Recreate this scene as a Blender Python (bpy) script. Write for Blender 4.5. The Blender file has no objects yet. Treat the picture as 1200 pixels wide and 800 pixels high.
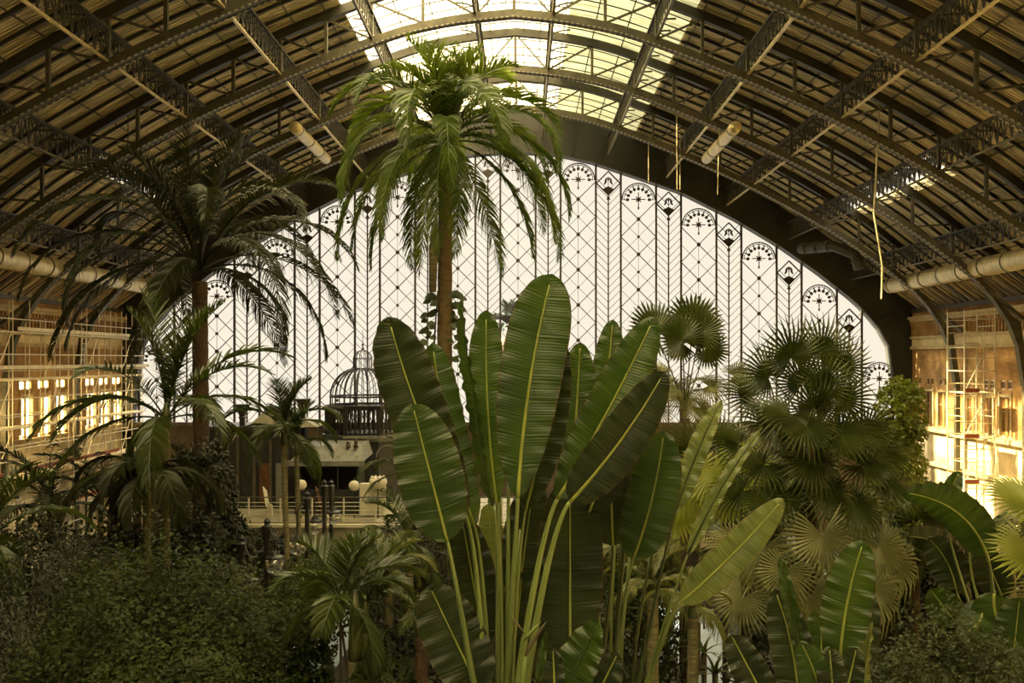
import bpy, math, random
import numpy as np
from mathutils import Vector, Matrix, noise
random.seed(11); RNG = np.random.default_rng(5)
PI = math.pi; R = math.radians
SC = bpy.context.scene; COL = SC.collection
F = 1100.0; CH = 10.0; XC = -0.3; W = 22.5     # focal length in px, eye height, hall axis, half span
def P(px, py, Y): return Vector(((px-612)/F*Y, Y, CH+(422-py)/F*Y))

# ------------------------------------------------------------------ helpers
class MB:
    def __init__(s): s.v = []; s.f = []; s.uv = {}
    def quad(s, a, b, c, d):
        n = len(s.v); s.v += [tuple(a), tuple(b), tuple(c), tuple(d)]; s.f.append((n, n+1, n+2, n+3)); return s
    def poly(s, pts):
        n = len(s.v); s.v += [tuple(p) for p in pts]; s.f.append(tuple(range(n, n+len(pts)))); return s
    def box(s, c, size, M=None):
        hx, hy, hz = [q/2 for q in size]; n = len(s.v); c = Vector(c)
        for x, y, z in ((-1,-1,-1),(1,-1,-1),(1,1,-1),(-1,1,-1),(-1,-1,1),(1,-1,1),(1,1,1),(-1,1,1)):
            p = Vector((x*hx, y*hy, z*hz))
            if M: p = M @ p
            s.v.append(tuple(c+p))
        s.f += [tuple(n+i for i in q) for q in ((0,3,2,1),(4,5,6,7),(0,1,5,4),(1,2,6,5),(2,3,7,6),(3,0,4,7))]
        return s
    def bar(s, p, q, w, h=None, up=(0,0,1)):
        h = h or w; p = Vector(p); q = Vector(q); d = q-p; L = d.length
        if L < 1e-6: return s
        x = d/L; u = Vector(up)
        if abs(x.dot(u)) > .99: u = Vector((0,1,0)) if abs(x.y) < .9 else Vector((1,0,0))
        y = u.cross(x).normalized(); z = x.cross(y)
        M = Matrix((x, y, z)).transposed()
        return s.box((p+q)/2, (L, w, h), M)
    def strip(s, pts, w, h, side=(0,1,0)):
        """continuous rectangular beam through pts; w across along side, h in the curve plane"""
        pts = [Vector(p) for p in pts]; sd = Vector(side).normalized(); n0 = len(s.v); m = len(pts)
        for i, p in enumerate(pts):
            t = (pts[min(i+1, m-1)]-pts[max(i-1, 0)]).normalized(); nn = sd.cross(t).normalized()
            for a, b in ((-1,-1),(1,-1),(1,1),(-1,1)): s.v.append(tuple(p+sd*(a*w/2)+nn*(b*h/2)))
        for i in range(m-1):
            a = n0+4*i; b = a+4
            for k in range(4): s.f.append((a+k, a+(k+1)%4, b+(k+1)%4, b+k))
        s.f += [(n0+3, n0+2, n0+1, n0), (n0+4*(m-1), n0+4*(m-1)+1, n0+4*(m-1)+2, n0+4*(m-1)+3)]
        return s
    def tube(s, pts, r, n=8, cap=True):
        pts = [Vector(p) for p in pts]; m = len(pts); n0 = len(s.v)
        rr = r if isinstance(r, (list, tuple)) else [r]*m
        u = None
        for i, p in enumerate(pts):
            t = (pts[min(i+1, m-1)]-pts[max(i-1, 0)]).normalized()
            if u is None: u = t.orthogonal().normalized()
            else: u = (u-t*u.dot(t)).normalized()
            w = t.cross(u)
            for k in range(n):
                a = 2*PI*k/n; s.v.append(tuple(p+(u*math.cos(a)+w*math.sin(a))*rr[i]))
        for i in range(m-1):
            a = n0+n*i; b = a+n
            for k in range(n): s.f.append((a+k, a+(k+1)%n, b+(k+1)%n, b+k))
        if cap:
            s.f.append(tuple(n0+k for k in reversed(range(n)))); s.f.append(tuple(n0+n*(m-1)+k for k in range(n)))
        return s
    def lathe(s, c, prof, n=20):
        """prof: list of (r, z)"""
        c = Vector(c); n0 = len(s.v); m = len(prof)
        for r, z in prof:
            for k in range(n):
                a = 2*PI*k/n; s.v.append((c.x+r*math.cos(a), c.y+r*math.sin(a), c.z+z))
        for i in range(m-1):
            a = n0+n*i; b = a+n
            for k in range(n): s.f.append((a+k, a+(k+1)%n, b+(k+1)%n, b+k))
        s.f.append(tuple(n0+k for k in reversed(range(n)))); s.f.append(tuple(n0+n*(m-1)+k for k in range(n)))
        return s
    def ball(s, c, r, n=14):
        return s.lathe(c, [(max(.001, r*math.sin(PI*i/n)), -r*math.cos(PI*i/n)) for i in range(n+1)], n+4)
    def mesh(s, name, mat, smooth=False, uvs=None):
        me = bpy.data.meshes.new(name); me.from_pydata(s.v, [], s.f); me.materials.append(mat)
        if smooth: me.polygons.foreach_set('use_smooth', [True]*len(me.polygons))
        if uvs is not None:
            ul = me.uv_layers.new(name='UVMap'); li = np.zeros(len(me.loops), dtype=np.int32); me.loops.foreach_get('vertex_index', li)
            ul.data.foreach_set('uv', np.asarray(uvs, dtype=np.float32)[li].ravel())
        me.update(); return me
    def build(s, name, mat, parent=None, smooth=False, uvs=None, label=None):
        o = bpy.data.objects.new(name, s.mesh(name, mat, smooth, uvs)); COL.objects.link(o)
        if parent is not None:
            o.parent = parent; o.matrix_parent_inverse = parent_inv(parent)
        if label: o['label'] = label
        return o
def parent_inv(p):
    return world(p).inverted()
def world(o):
    return basis(o) if o.parent is None else world(o.parent) @ o.matrix_parent_inverse @ basis(o)
def basis(o):
    return Matrix.Translation(o.location) @ o.rotation_euler.to_matrix().to_4x4() @ Matrix.Diagonal((*o.scale, 1))
def empty(name, loc, label, cat, group=None):
    o = bpy.data.objects.new(name, None); COL.objects.link(o); o.location = loc; o.empty_display_size = .2
    return tag(o, label, cat, group)
def tag(o, label, cat, group=None):
    o['label'] = label; o['category'] = cat
    if group: o['group'] = group
    return o
def struct(o, label=None):
    o['kind'] = 'structure'
    if label: o['label'] = label
    return o
def inst(mesh, name, parent, M):
    """a part that shares mesh data; M = world matrix"""
    o = bpy.data.objects.new(name, mesh); COL.objects.link(o); o.parent = parent
    o.matrix_parent_inverse = parent_inv(parent); o.matrix_basis = M; return o
def place(x, y, z): return Matrix((x, y, z)).transposed().to_4x4()
def frame(origin, xdir, up):
    x = Vector(xdir).normalized(); u = Vector(up); y = u.cross(x)
    if y.length < 1e-4: y = Vector((0,1,0)).cross(x)
    y.normalize(); z = x.cross(y)
    return Matrix.Translation(origin) @ place(x, y, z)

# ------------------------------------------------------------------ materials
def newmat(name):
    m = bpy.data.materials.new(name); m.use_nodes = True; nt = m.node_tree; nt.nodes.clear()
    return m, nt, nt.nodes, nt.links
def ramp(N, stops):
    r = N.new('ShaderNodeValToRGB'); e = r.color_ramp.elements
    while len(e) < len(stops): e.new(.5)
    for k, (p, c) in enumerate(stops): e[k].position = p; e[k].color = (*c, 1)
    return r
def plain(name, c, rough=.6, metal=0, var=.25, scale=4, bump=.0, stretch=(1,1,1), spec=.4):
    m, nt, N, L = newmat(name); o = N.new('ShaderNodeOutputMaterial'); b = N.new('ShaderNodeBsdfPrincipled')
    tc = N.new('ShaderNodeTexCoord'); mp = N.new('ShaderNodeMapping'); mp.inputs['Scale'].default_value = stretch
    L.new(tc.outputs['Object'], mp.inputs[0])
    n = N.new('ShaderNodeTexNoise'); n.inputs['Scale'].default_value = scale; n.inputs['Detail'].default_value = 5
    L.new(mp.outputs[0], n.inputs['Vector'])
    r = ramp(N, [(.3, tuple(q*(1-var) for q in c)), (.7, tuple(min(1, q*(1+var)) for q in c))])
    L.new(n.outputs['Fac'], r.inputs[0]); L.new(r.outputs[0], b.inputs['Base Color'])
    b.inputs['Roughness'].default_value = rough; b.inputs['Metallic'].default_value = metal
    b.inputs['Specular IOR Level'].default_value = spec
    if bump:
        bp = N.new('ShaderNodeBump'); bp.inputs['Strength'].default_value = bump; bp.inputs['Distance'].default_value = .05
        L.new(n.outputs['Fac'], bp.inputs['Height']); L.new(bp.outputs[0], b.inputs['Normal'])
    L.new(b.outputs[0], o.inputs[0]); return m
def leafmat(name, c1, c2, trans=.35, rough=.45, scale=3, spec=.35, veins=0, tcol=None, edge=None):
    """foliage: glossy-ish front, light passing through the blade"""
    m, nt, N, L = newmat(name); o = N.new('ShaderNodeOutputMaterial'); b = N.new('ShaderNodeBsdfPrincipled')
    tc = N.new('ShaderNodeTexCoord'); n = N.new('ShaderNodeTexNoise'); n.inputs['Scale'].default_value = scale; n.inputs['Detail'].default_value = 4
    L.new(tc.outputs['Object'], n.inputs['Vector'])
    r = ramp(N, [(.3, c1), (.7, c2)]); L.new(n.outputs['Fac'], r.inputs[0]); col = r.outputs[0]
    if veins:
        uv = N.new('ShaderNodeUVMap'); sp = N.new('ShaderNodeSeparateXYZ'); L.new(uv.outputs[0], sp.inputs[0])
        ab = N.new('ShaderNodeMath'); ab.operation = 'ABSOLUTE'; L.new(sp.outputs[0], ab.inputs[0])
        ml = N.new('ShaderNodeMath'); ml.operation = 'MULTIPLY_ADD'; ml.inputs[1].default_value = -.03; L.new(ab.outputs[0], ml.inputs[0]); L.new(sp.outputs[1], ml.inputs[2])
        nz = N.new('ShaderNodeTexNoise'); nz.noise_dimensions = '1D'; nz.inputs['Scale'].default_value = veins; nz.inputs['Detail'].default_value = 3
        L.new(ml.outputs[0], nz.inputs['W'])
        rr = ramp(N, [(.3, (.74,.74,.74)), (.7, (1.15,1.15,1.1))]); L.new(nz.outputs['Fac'], rr.inputs[0])
        mx = N.new('ShaderNodeMix'); mx.data_type = 'RGBA'; mx.blend_type = 'MULTIPLY'; mx.inputs['Factor'].default_value = 1
        L.new(col, mx.inputs['A']); L.new(rr.outputs[0], mx.inputs['B']); col = mx.outputs['Result']
        if edge:
            er = ramp(N, [(.93, (0,0,0)), (.985, (1,1,1))]); L.new(ab.outputs[0], er.inputs[0])
            m2 = N.new('ShaderNodeMix'); m2.data_type = 'RGBA'; L.new(er.outputs[0], m2.inputs['Factor']); L.new(col, m2.inputs['A']); m2.inputs['B'].default_value = (*edge, 1); col = m2.outputs['Result']
        bp = N.new('ShaderNodeBump'); bp.inputs['Strength'].default_value = .45; bp.inputs['Distance'].default_value = .02
        L.new(nz.outputs['Fac'], bp.inputs['Height']); L.new(bp.outputs[0], b.inputs['Normal'])
    L.new(col, b.inputs['Base Color']); b.inputs['Roughness'].default_value = rough; b.inputs['Specular IOR Level'].default_value = spec
    t = N.new('ShaderNodeBsdfTranslucent')
    g = N.new('ShaderNodeMix'); g.data_type = 'RGBA'; g.blend_type = 'MULTIPLY'; g.inputs['Factor'].default_value = 1
    L.new(col, g.inputs['A']); g.inputs['B'].default_value = (*(tcol or (1.9, 1.8, .7)), 1); L.new(g.outputs['Result'], t.inputs[0])
    ms = N.new('ShaderNodeMixShader'); ms.inputs[0].default_value = trans
    L.new(b.outputs[0], ms.inputs[1]); L.new(t.outputs[0], ms.inputs[2]); L.new(ms.outputs[0], o.inputs[0]); return m
def glassmat(name, tint, clear, tr=(.9,.85,.7), dirt=None, dscale=2, dstretch=(1,1,1), gloss=.05):
    """sheet glass or translucent sheet: part clear, part scattering; dirt = (lo, hi) clearness modulated by grime"""
    m, nt, N, L = newmat(name); o = N.new('ShaderNodeOutputMaterial')
    tp = N.new('ShaderNodeBsdfTransparent'); tp.inputs[0].default_value = (*tint, 1)
    tl = N.new('ShaderNodeBsdfTranslucent'); tl.inputs[0].default_value = (*tr, 1)
    ms = N.new('ShaderNodeMixShader'); L.new(tl.outputs[0], ms.inputs[1]); L.new(tp.outputs[0], ms.inputs[2]); ms.inputs[0].default_value = clear
    if dirt:
        tc = N.new('ShaderNodeTexCoord'); mp = N.new('ShaderNodeMapping'); mp.inputs['Scale'].default_value = dstretch
        L.new(tc.outputs['Object'], mp.inputs[0]); n = N.new('ShaderNodeTexNoise'); n.inputs['Scale'].default_value = dscale; n.inputs['Detail'].default_value = 6; n.inputs['Roughness'].default_value = .65
        L.new(mp.outputs[0], n.inputs['Vector']); mr = N.new('ShaderNodeMapRange'); mr.inputs[1].default_value = .38; mr.inputs[2].default_value = .62
        mr.inputs[3].default_value = dirt[0]; mr.inputs[4].default_value = dirt[1]; L.new(n.outputs['Fac'], mr.inputs[0]); L.new(mr.outputs[0], ms.inputs[0])
    gl = N.new('ShaderNodeBsdfGlossy'); gl.inputs['Roughness'].default_value = .15; gl.inputs[0].default_value = (.8,.8,.8,1)
    m2 = N.new('ShaderNodeMixShader'); m2.inputs[0].default_value = gloss; L.new(ms.outputs[0], m2.inputs[1]); L.new(gl.outputs[0], m2.inputs[2])
    L.new(m2.outputs[0], o.inputs[0]); return m
def sheetmat(name, c1, c2):
    """corrugated roof sheet, ridges along the arch, streaked in tone"""
    m, nt, N, L = newmat(name); o = N.new('ShaderNodeOutputMaterial'); b = N.new('ShaderNodeBsdfPrincipled')
    tc = N.new('ShaderNodeTexCoord'); mp = N.new('ShaderNodeMapping'); mp.inputs['Scale'].default_value = (.18, 1.6, .18); L.new(tc.outputs['Object'], mp.inputs[0])
    n = N.new('ShaderNodeTexNoise'); n.inputs['Scale'].default_value = 4.2; n.inputs['Roughness'].default_value = .62; n.inputs['Detail'].default_value = 6; L.new(mp.outputs[0], n.inputs['Vector'])
    r = ramp(N, [(.32, c1), (.68, c2)]); L.new(n.outputs['Fac'], r.inputs[0]); L.new(r.outputs[0], b.inputs['Base Color'])
    sp = N.new('ShaderNodeSeparateXYZ'); L.new(tc.outputs['Object'], sp.inputs[0])
    mu = N.new('ShaderNodeMath'); mu.operation = 'MULTIPLY'; mu.inputs[1].default_value = 2*PI/.16; L.new(sp.outputs[1], mu.inputs[0])
    si = N.new('ShaderNodeMath'); si.operation = 'SINE'; L.new(mu.outputs[0], si.inputs[0])
    bp = N.new('ShaderNodeBump'); bp.inputs['Strength'].default_value = 1.0; bp.inputs['Distance'].default_value = .05; L.new(si.outputs[0], bp.inputs['Height']); L.new(bp.outputs[0], b.inputs['Normal'])
    b.inputs['Roughness'].default_value = .5; b.inputs['Specular IOR Level'].default_value = .4; L.new(b.outputs[0], o.inputs[0]); return m
def brickmat(name, c1, c2, mortar, scale=1):
    m, nt, N, L = newmat(name); o = N.new('ShaderNodeOutputMaterial'); b = N.new('ShaderNodeBsdfPrincipled')
    tc = N.new('ShaderNodeTexCoord'); sp = N.new('ShaderNodeSeparateXYZ'); cb = N.new('ShaderNodeCombineXYZ'); L.new(tc.outputs['Object'], sp.inputs[0])
    ad = N.new('ShaderNodeMath'); L.new(sp.outputs[0], ad.inputs[0]); L.new(sp.outputs[1], ad.inputs[1]); L.new(ad.outputs[0], cb.inputs[0]); L.new(sp.outputs[2], cb.inputs[1])
    k = N.new('ShaderNodeTexBrick'); k.inputs['Color1'].default_value = (*c1,1); k.inputs['Color2'].default_value = (*c2,1); k.inputs['Mortar'].default_value = (*mortar,1)
    k.inputs['Scale'].default_value = scale; k.inputs['Brick Width'].default_value = .28; k.inputs['Row Height'].default_value = .08; k.inputs['Mortar Size'].default_value = .008
    L.new(cb.outputs[0], k.inputs['Vector'])
    n = N.new('ShaderNodeTexNoise'); n.inputs['Scale'].default_value = .9; n.inputs['Detail'].default_value = 6; L.new(tc.outputs['Object'], n.inputs['Vector'])
    r = ramp(N, [(.3, (.55,.5,.45)), (.7, (1.25,1.25,1.2))]); L.new(n.outputs['Fac'], r.inputs[0])
    mx = N.new('ShaderNodeMix'); mx.data_type = 'RGBA'; mx.blend_type = 'MULTIPLY'; mx.inputs['Factor'].default_value = 1
    L.new(k.outputs['Color'], mx.inputs['A']); L.new(r.outputs[0], mx.inputs['B']); L.new(mx.outputs['Result'], b.inputs['Base Color'])
    b.inputs['Roughness'].default_value = .8; L.new(b.outputs[0], o.inputs[0]); return m

M = {}
M['steel'] = plain('dark_olive_steel', (.034,.031,.018), .5, .0, .35, 3)
M['steel2'] = plain('dull_olive_steel_light', (.085,.076,.042), .5, .0, .35, 3)
M['plate'] = plain('gable_plate', (.022,.021,.014), .6, 0, .3, 1.2)
M['black'] = plain('black_iron', (.012,.011,.009), .45, 0, .3, 5)
M['mullion'] = plain('mullion_iron', (.030,.022,.015), .6, 0, .3, 5)
M['sheet'] = sheetmat('roof_sheet', (.17,.13,.045), (.98,.84,.46))
M['sky_clear'] = glassmat('skylight_sheet', (1,.95,.79), .7, (1,.93,.72), (.6,1.0), 2.4, (.35,3.2,.35))
M['sky_dull'] = glassmat('dirty_skylight_sheet', (.85,.85,.75), .3, (.20,.20,.14), (.0,.45), 2.2, (.25,3.6,.25))
M['glass'] = glassmat('facade_glass', (1,1,1), .985, (.5,.48,.4), None, gloss=.02)
M['tan'] = brickmat('brick', (.30,.15,.04), (.40,.22,.07), (.36,.26,.12))
M['stone'] = plain('pale_stone', (.46,.36,.19), .8, 0, .25, 2.5, .3)
M['stone2'] = plain('ochre_render', (.60,.49,.28), .8, 0, .3, 1.2, .2)
M['slot'] = plain('dark_red_brown', (.10,.045,.018), .9, 0, .3, 5)
M['winpane'] = plain('window_pane_tan', (.13,.07,.025), .25, 0, .3, 2)
M['frost'] = glassmat('frosted_window_glass', (1,.95,.8), .12, (1,.9,.65), None)
def stripes(name, c1, c2, period):
    m, nt, N, L = newmat(name); o = N.new('ShaderNodeOutputMaterial'); b = N.new('ShaderNodeBsdfPrincipled'); tc = N.new('ShaderNodeTexCoord'); sp = N.new('ShaderNodeSeparateXYZ')
    L.new(tc.outputs['Object'], sp.inputs[0]); mu = N.new('ShaderNodeMath'); mu.operation = 'MULTIPLY'; mu.inputs[1].default_value = 2*PI/period; L.new(sp.outputs[0], mu.inputs[0])
    si = N.new('ShaderNodeMath'); si.operation = 'SINE'; L.new(mu.outputs[0], si.inputs[0]); r = ramp(N, [(.0, c1), (.2, c2)]); L.new(si.outputs[0], r.inputs[0]); L.new(r.outputs[0], b.inputs['Base Color'])
    b.inputs['Roughness'].default_value = .5; L.new(b.outputs[0], o.inputs[0]); return m
M['rivets'] = stripes('rivet_glint_strip', (.05,.046,.03), (.34,.31,.19), .20)  # pale bars paint the light caught by the rivet heads
M['duct'] = plain('foil_duct', (.55,.46,.24), .32, .35, .25, 2.2, .5, (1,3,1))
M['alu'] = plain('scaffold_aluminium', (.60,.54,.38), .35, .3, .15, 6)
M['board'] = plain('scaffold_board', (.60,.52,.34), .7, 0, .2, 5)
M['redboard'] = plain('red_toe_board', (.20,.05,.02), .7, 0, .2, 5)
M['rope'] = plain('rope', (.38,.33,.18), .8, 0, .2, 8)
M['floor'] = plain('pale_paving', (.20,.25,.27), .5, 0, .12, 1.5)
M['soil'] = plain('dark_soil', (.02,.017,.01), .95, 0, .4, 6, .5)
M['white'] = plain('white_paint', (.48,.46,.35), .5, 0, .08, 4)
M['cream'] = plain('cream_band', (.23,.21,.135), .7, 0, .15, 4)
M['kiosk'] = plain('dark_kiosk_wood', (.022,.024,.022), .5, 0, .3, 5)
M['grey'] = plain('grey_metal_roof', (.16,.165,.14), .45, 0, .2, 4)
M['lampglass'] = glassmat('lamp_globe_glass', (.9,.9,.85), .8, (.8,.8,.7), None, gloss=.16)
M['opal'] = plain('opal_globe', (.5,.48,.37), .3, 0, .05, 4)
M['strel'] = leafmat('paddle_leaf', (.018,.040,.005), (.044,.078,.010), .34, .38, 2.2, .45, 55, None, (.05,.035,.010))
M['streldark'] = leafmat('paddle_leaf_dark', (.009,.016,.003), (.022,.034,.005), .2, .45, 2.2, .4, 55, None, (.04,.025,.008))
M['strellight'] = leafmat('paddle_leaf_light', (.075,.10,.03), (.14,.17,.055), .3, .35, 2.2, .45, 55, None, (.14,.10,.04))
M['midrib'] = plain('midrib', (.22,.24,.04), .4, 0, .2, 4)
M['petiole'] = plain('petiole', (.125,.16,.04), .35, 0, .3, 3, 0, (1,1,.2))
M['petdark'] = plain('petiole_dark', (.03,.042,.008), .4, 0, .3, 3)
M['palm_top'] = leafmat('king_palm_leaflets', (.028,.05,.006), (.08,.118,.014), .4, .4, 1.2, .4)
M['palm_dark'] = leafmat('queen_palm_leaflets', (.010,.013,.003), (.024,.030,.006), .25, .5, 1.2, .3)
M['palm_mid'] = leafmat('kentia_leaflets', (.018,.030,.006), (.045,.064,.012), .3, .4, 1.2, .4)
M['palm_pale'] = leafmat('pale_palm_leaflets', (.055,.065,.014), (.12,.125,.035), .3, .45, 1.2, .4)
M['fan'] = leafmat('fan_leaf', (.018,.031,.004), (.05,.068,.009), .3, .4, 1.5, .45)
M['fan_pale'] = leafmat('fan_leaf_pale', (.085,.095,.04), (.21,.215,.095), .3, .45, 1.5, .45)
M['fan_lit'] = leafmat('fan_leaf_lit_yellow', (.15,.19,.03), (.26,.29,.06), .45, .45, 1.5, .45)  # yellow fan leaf, its sunlit look put into the colour
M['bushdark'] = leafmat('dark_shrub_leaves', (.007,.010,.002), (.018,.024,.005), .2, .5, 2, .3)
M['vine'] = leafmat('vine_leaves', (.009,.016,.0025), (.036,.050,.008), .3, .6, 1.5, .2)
M['vinelit'] = leafmat('lit_vine_leaves', (.06,.085,.010), (.15,.18,.022), .4, .4, 1.5, .4)  # vine leaf colour brightened so the leaves look lit
M['fern'] = leafmat('fern_leaves', (.018,.034,.004), (.05,.075,.010), .3, .5, 2, .3)
M['bushr'] = leafmat('low_shrub_leaves', (.018,.026,.006), (.045,.06,.015), .25, .5, 2, .35)
M['trunk'] = plain('ringed_palm_trunk', (.12,.08,.03), .8, 0, .3, 3, .6, (1,1,6))
M['trunkp'] = plain('pale_ringed_trunk', (.15,.13,.06), .8, 0, .35, 3, .6, (1,1,8))
M['trunkf'] = plain('fibrous_trunk', (.05,.028,.012), .95, 0, .5, 12, 1.0)
M['crown'] = plain('green_crownshaft', (.07,.08,.02), .4, 0, .25, 2)
M['stem'] = plain('brown_stem', (.05,.035,.018), .85, 0, .3, 6)
M['bract'] = plain('flower_bract', (.10,.08,.04), .4, 0, .4, 6)
M['terr'] = plain('terracotta', (.35,.18,.07), .7, 0, .2, 4)
M['dim'] = plain('dim_masonry', (.075,.055,.03), .8, 0, .3, 2)
M['haze'] = leafmat('hazed_palm_leaves', (.025,.034,.034), (.045,.055,.052), .1, .6, 2, .2)  # distance haze is mixed into this leaf colour
# ------------------------------------------------------------------ the hall
PROF = [(0,.572),(.09,.563),(.18,.545),(.29,.505),(.38,.468),(.5,.415),(.6,.364),(.68,.319),(.76,.270),(.84,.214),(.9,.165),(.94,.122),(.97,.076),(.988,.03),(1.0,-.05)]
def interp(tab, u):
    for (a, b), (c, d) in zip(tab, tab[1:]):
        if u <= c: return b+(d-b)*(u-a)/(c-a)
    return tab[-1][1]
def sm(u):  # smoothed profile height
    u = abs(u); e = .03
    if u > .88 or u < e: return interp(PROF, u)
    return sum(interp(PROF, u+k*e) for k in (-1,0,1))/3
RO = .079
def roofv(u):
    u = abs(u)
    if u < .9: return sm(u)+RO
    return sm(.899)+RO-(u-.899)*.72
def AP(u, v, Y): return Vector((XC+u*W, Y, CH+v*W))
SP = 6.57; YEND = 54.5; TY = [YEND-SP*(i+1) for i in range(7)]; YB = -20.0
GU = [.065,.235,.385,.54,.70,.855]
SKL, SKM, SKR = -.285, .10, .30

def ceiling_strip(u0, u1, y0, y1, name, mat, seg=.03, lift=0):
    b = MB(); n = max(2, int((u1-u0)/seg)); ny = max(1, int((y1-y0)/1.095))
    us = [u0+(u1-u0)*i/n for i in range(n+1)]; ys = [y0+(y1-y0)*j/ny for j in range(ny+1)]
    for u in us:
        for y in ys: b.v.append(tuple(AP(u, roofv(u)+lift, y)))
    m = ny+1
    for i in range(n):
        for j in range(ny): b.f.append((i*m+j, i*m+j+1, (i+1)*m+j+1, (i+1)*m+j))
    o = b.build(name, mat, smooth=True); md = o.modifiers.new('thick', 'SOLIDIFY'); md.thickness = .04; md.offset = 1
    return o
# the roof: opaque sheets with a louvred slot on each flank
SLU = (.735, .765)
for s, nm in ((-1, 'left'), (1, 'right')):
    inner = .285 if s < 0 else .30
    segs = [(inner, SLU[0], YB, YEND+.3), (SLU[1], 1.10, YB, YEND+.3), (SLU[0], SLU[1], YB, 37.5), (SLU[0], SLU[1], 47.8, YEND+.3)]
    for (a, c, y0, y1) in segs:
        u0, u1 = (a, c) if s > 0 else (-c, -a)
        struct(ceiling_strip(u0, u1, y0, y1, 'ceiling', M['sheet']), 'streaked corrugated roof sheeting, %s flank' % nm)
struct(ceiling_strip(SKL, SKM, YB, YEND+.3, 'window_2', M['sky_clear']), 'bright translucent skylight along the ridge')
struct(ceiling_strip(SKM, SKR, YB, YEND+.3, 'window_3', M['sky_dull']), 'dirtier grey skylight sheets right of the ridge')
for s, nm in ((-1, 'left'), (1, 'right')):
    b = MB(); y = 37.6
    while y < 47.8:
        b.box(AP(s*.75, roofv(.75)+.004, y), (.75, .07, .10)); y += .42
    struct(b.build('trim_%d' % (1 if s < 0 else 2), M['steel']), 'louvre bars in the roof slot on the %s' % nm)

# ---- longitudinal purlins, secondary ribs: part of the ceiling frame
for s in (-1, 1):
    pu = MB()
    gl = [0]+GU+[1.02]
    for a, c in zip(gl, gl[1:]):
        nn = 3 if c-a > .1 else 2
        for k in range(nn):
            u = s*(a+(c-a)*(k+.5)/nn)
            if s < 0 and u > -.01: continue
            p = AP(u, roofv(u)-.003, YB); q = AP(u, roofv(u)-.003, YEND); pu.bar(p, q, .04, .05)
    struct(pu.build('trim_%d' % (5 if s < 0 else 6), M['steel2']), 'thin lengthwise purlins under the roof, %s half' % ('left' if s < 0 else 'right'))
rb = MB(); y = YB+.5
k = 0
yy = YEND
while yy > YB:
    if k % 6:
        for ua, ub, w_, h_ in ((-1.06, SKL, .075, .11), (SKL, SKR, .04, .04), (SKR, 1.06, .075, .11)):
            us = [ua+(ub-ua)*i/30 for i in range(31)]
            rb.strip([AP(u, roofv(u)-.005, yy) for u in us], w_, h_)
    yy -= SP/6; k += 1
struct(rb.build('trim_7', M['steel']), 'thin secondary roof ribs parallel to the arches')

# ---- arch trusses, one thing each
def truss(Y, label):
    t = empty('arch_truss', (XC, Y, CH+sm(0)*W), label, 'roof truss', 'arch trusses across the hall')
    full = []
    us = [i/40*.9 for i in range(41)]+[.92,.94,.955,.97,.98,.988,.995,1.0]
    half = [(u, interp(PROF, u) if u > .88 else sm(u)) for u in us]
    pts = [AP(-u, v, Y) for u, v in reversed(half)]+[AP(u, v, Y) for u, v in half[1:]]
    lc = MB().strip(pts, .10, .30); lc.strip([p+Vector((0,0,-.15)) if abs(p.x-XC) < .9*W else p+Vector((-.15 if p.x > 0 else .15, 0, -.03)) for p in pts], .34, .03)
    lc.build('lower_chord', M['steel2'], t)
    for e in (-.15, .15):
        MB().strip([p+Vector((0,e,-.175)) for p in pts if abs(p.x-XC) < .93*W], .06, .03).build('rivet_glint_strip', M['rivets'], t)
    MB().strip([AP(-1.03+2.06*i/70, roofv(-1.03+2.06*i/70)-.009, Y) for i in range(71)], .26, .34).build('upper_chord', M['steel'], t)
    for s in (-1, 1):
        gu = [0]+[g for g in GU]; pu = [.065]
        for a, c in zip(GU, GU[1:]): pu += [(a+c)/2, c]
        prev = None
        for i, u in enumerate(pu):
            a = AP(s*u, sm(u), Y); c = AP(s*u, roofv(u)-.012, Y)
            MB().bar(a, c, .12, .12, (0,1,0)).build('post', M['steel2'], t)
            if prev is not None:
                MB().bar(AP(s*prev, sm(prev)+.004, Y), AP(s*u, roofv(u)-.014, Y), .07, .10, (0,1,0)).build('diagonal_brace', M['steel2'], t)
            prev = u
        MB().bar(AP(s*.925, .135, Y), AP(s*1.012, .066, Y), .14, .34, (0,1,0)).build('knee_strut', M['steel2'], t)
        MB().poly([AP(s*.955,.10,Y),AP(s*.99,.075,Y),AP(s*1.005,-.03,Y),AP(s*.995,-.03,Y),AP(s*.975,.05,Y)]).build('gusset_plate', M['steel2'], t)
        MB().box((XC+s*(W+.0), Y, 4.45), (.22,.26,8.9)).build('pilaster', M['steel2'], t)
    MB().bar(AP(0, sm(0), Y), AP(0, roofv(0)-.012, Y), .12).build('post', M['steel2'], t)
    MB().bar(AP(0, roofv(0)-.012, Y), AP(-.065, sm(.065), Y), .06).build('diagonal_brace', M['steel2'], t)
    MB().bar(AP(0, roofv(0)-.012, Y), AP(.065, sm(.065), Y), .06).build('diagonal_brace', M['steel2'], t)
ORD = ['arch truss closest to the glazed end wall', 'second arch truss out from the glazed end wall', 'third arch truss out from the glazed end wall', 'fourth arch truss out, crossing the top corners of view', 'fifth arch truss out, high above the foreground plants','sixth arch truss out, over the tall paddle-leaved plant','seventh arch truss out, almost over the viewer']
for Y, l in zip(TY[:5], ORD): truss(Y, l)

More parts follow.
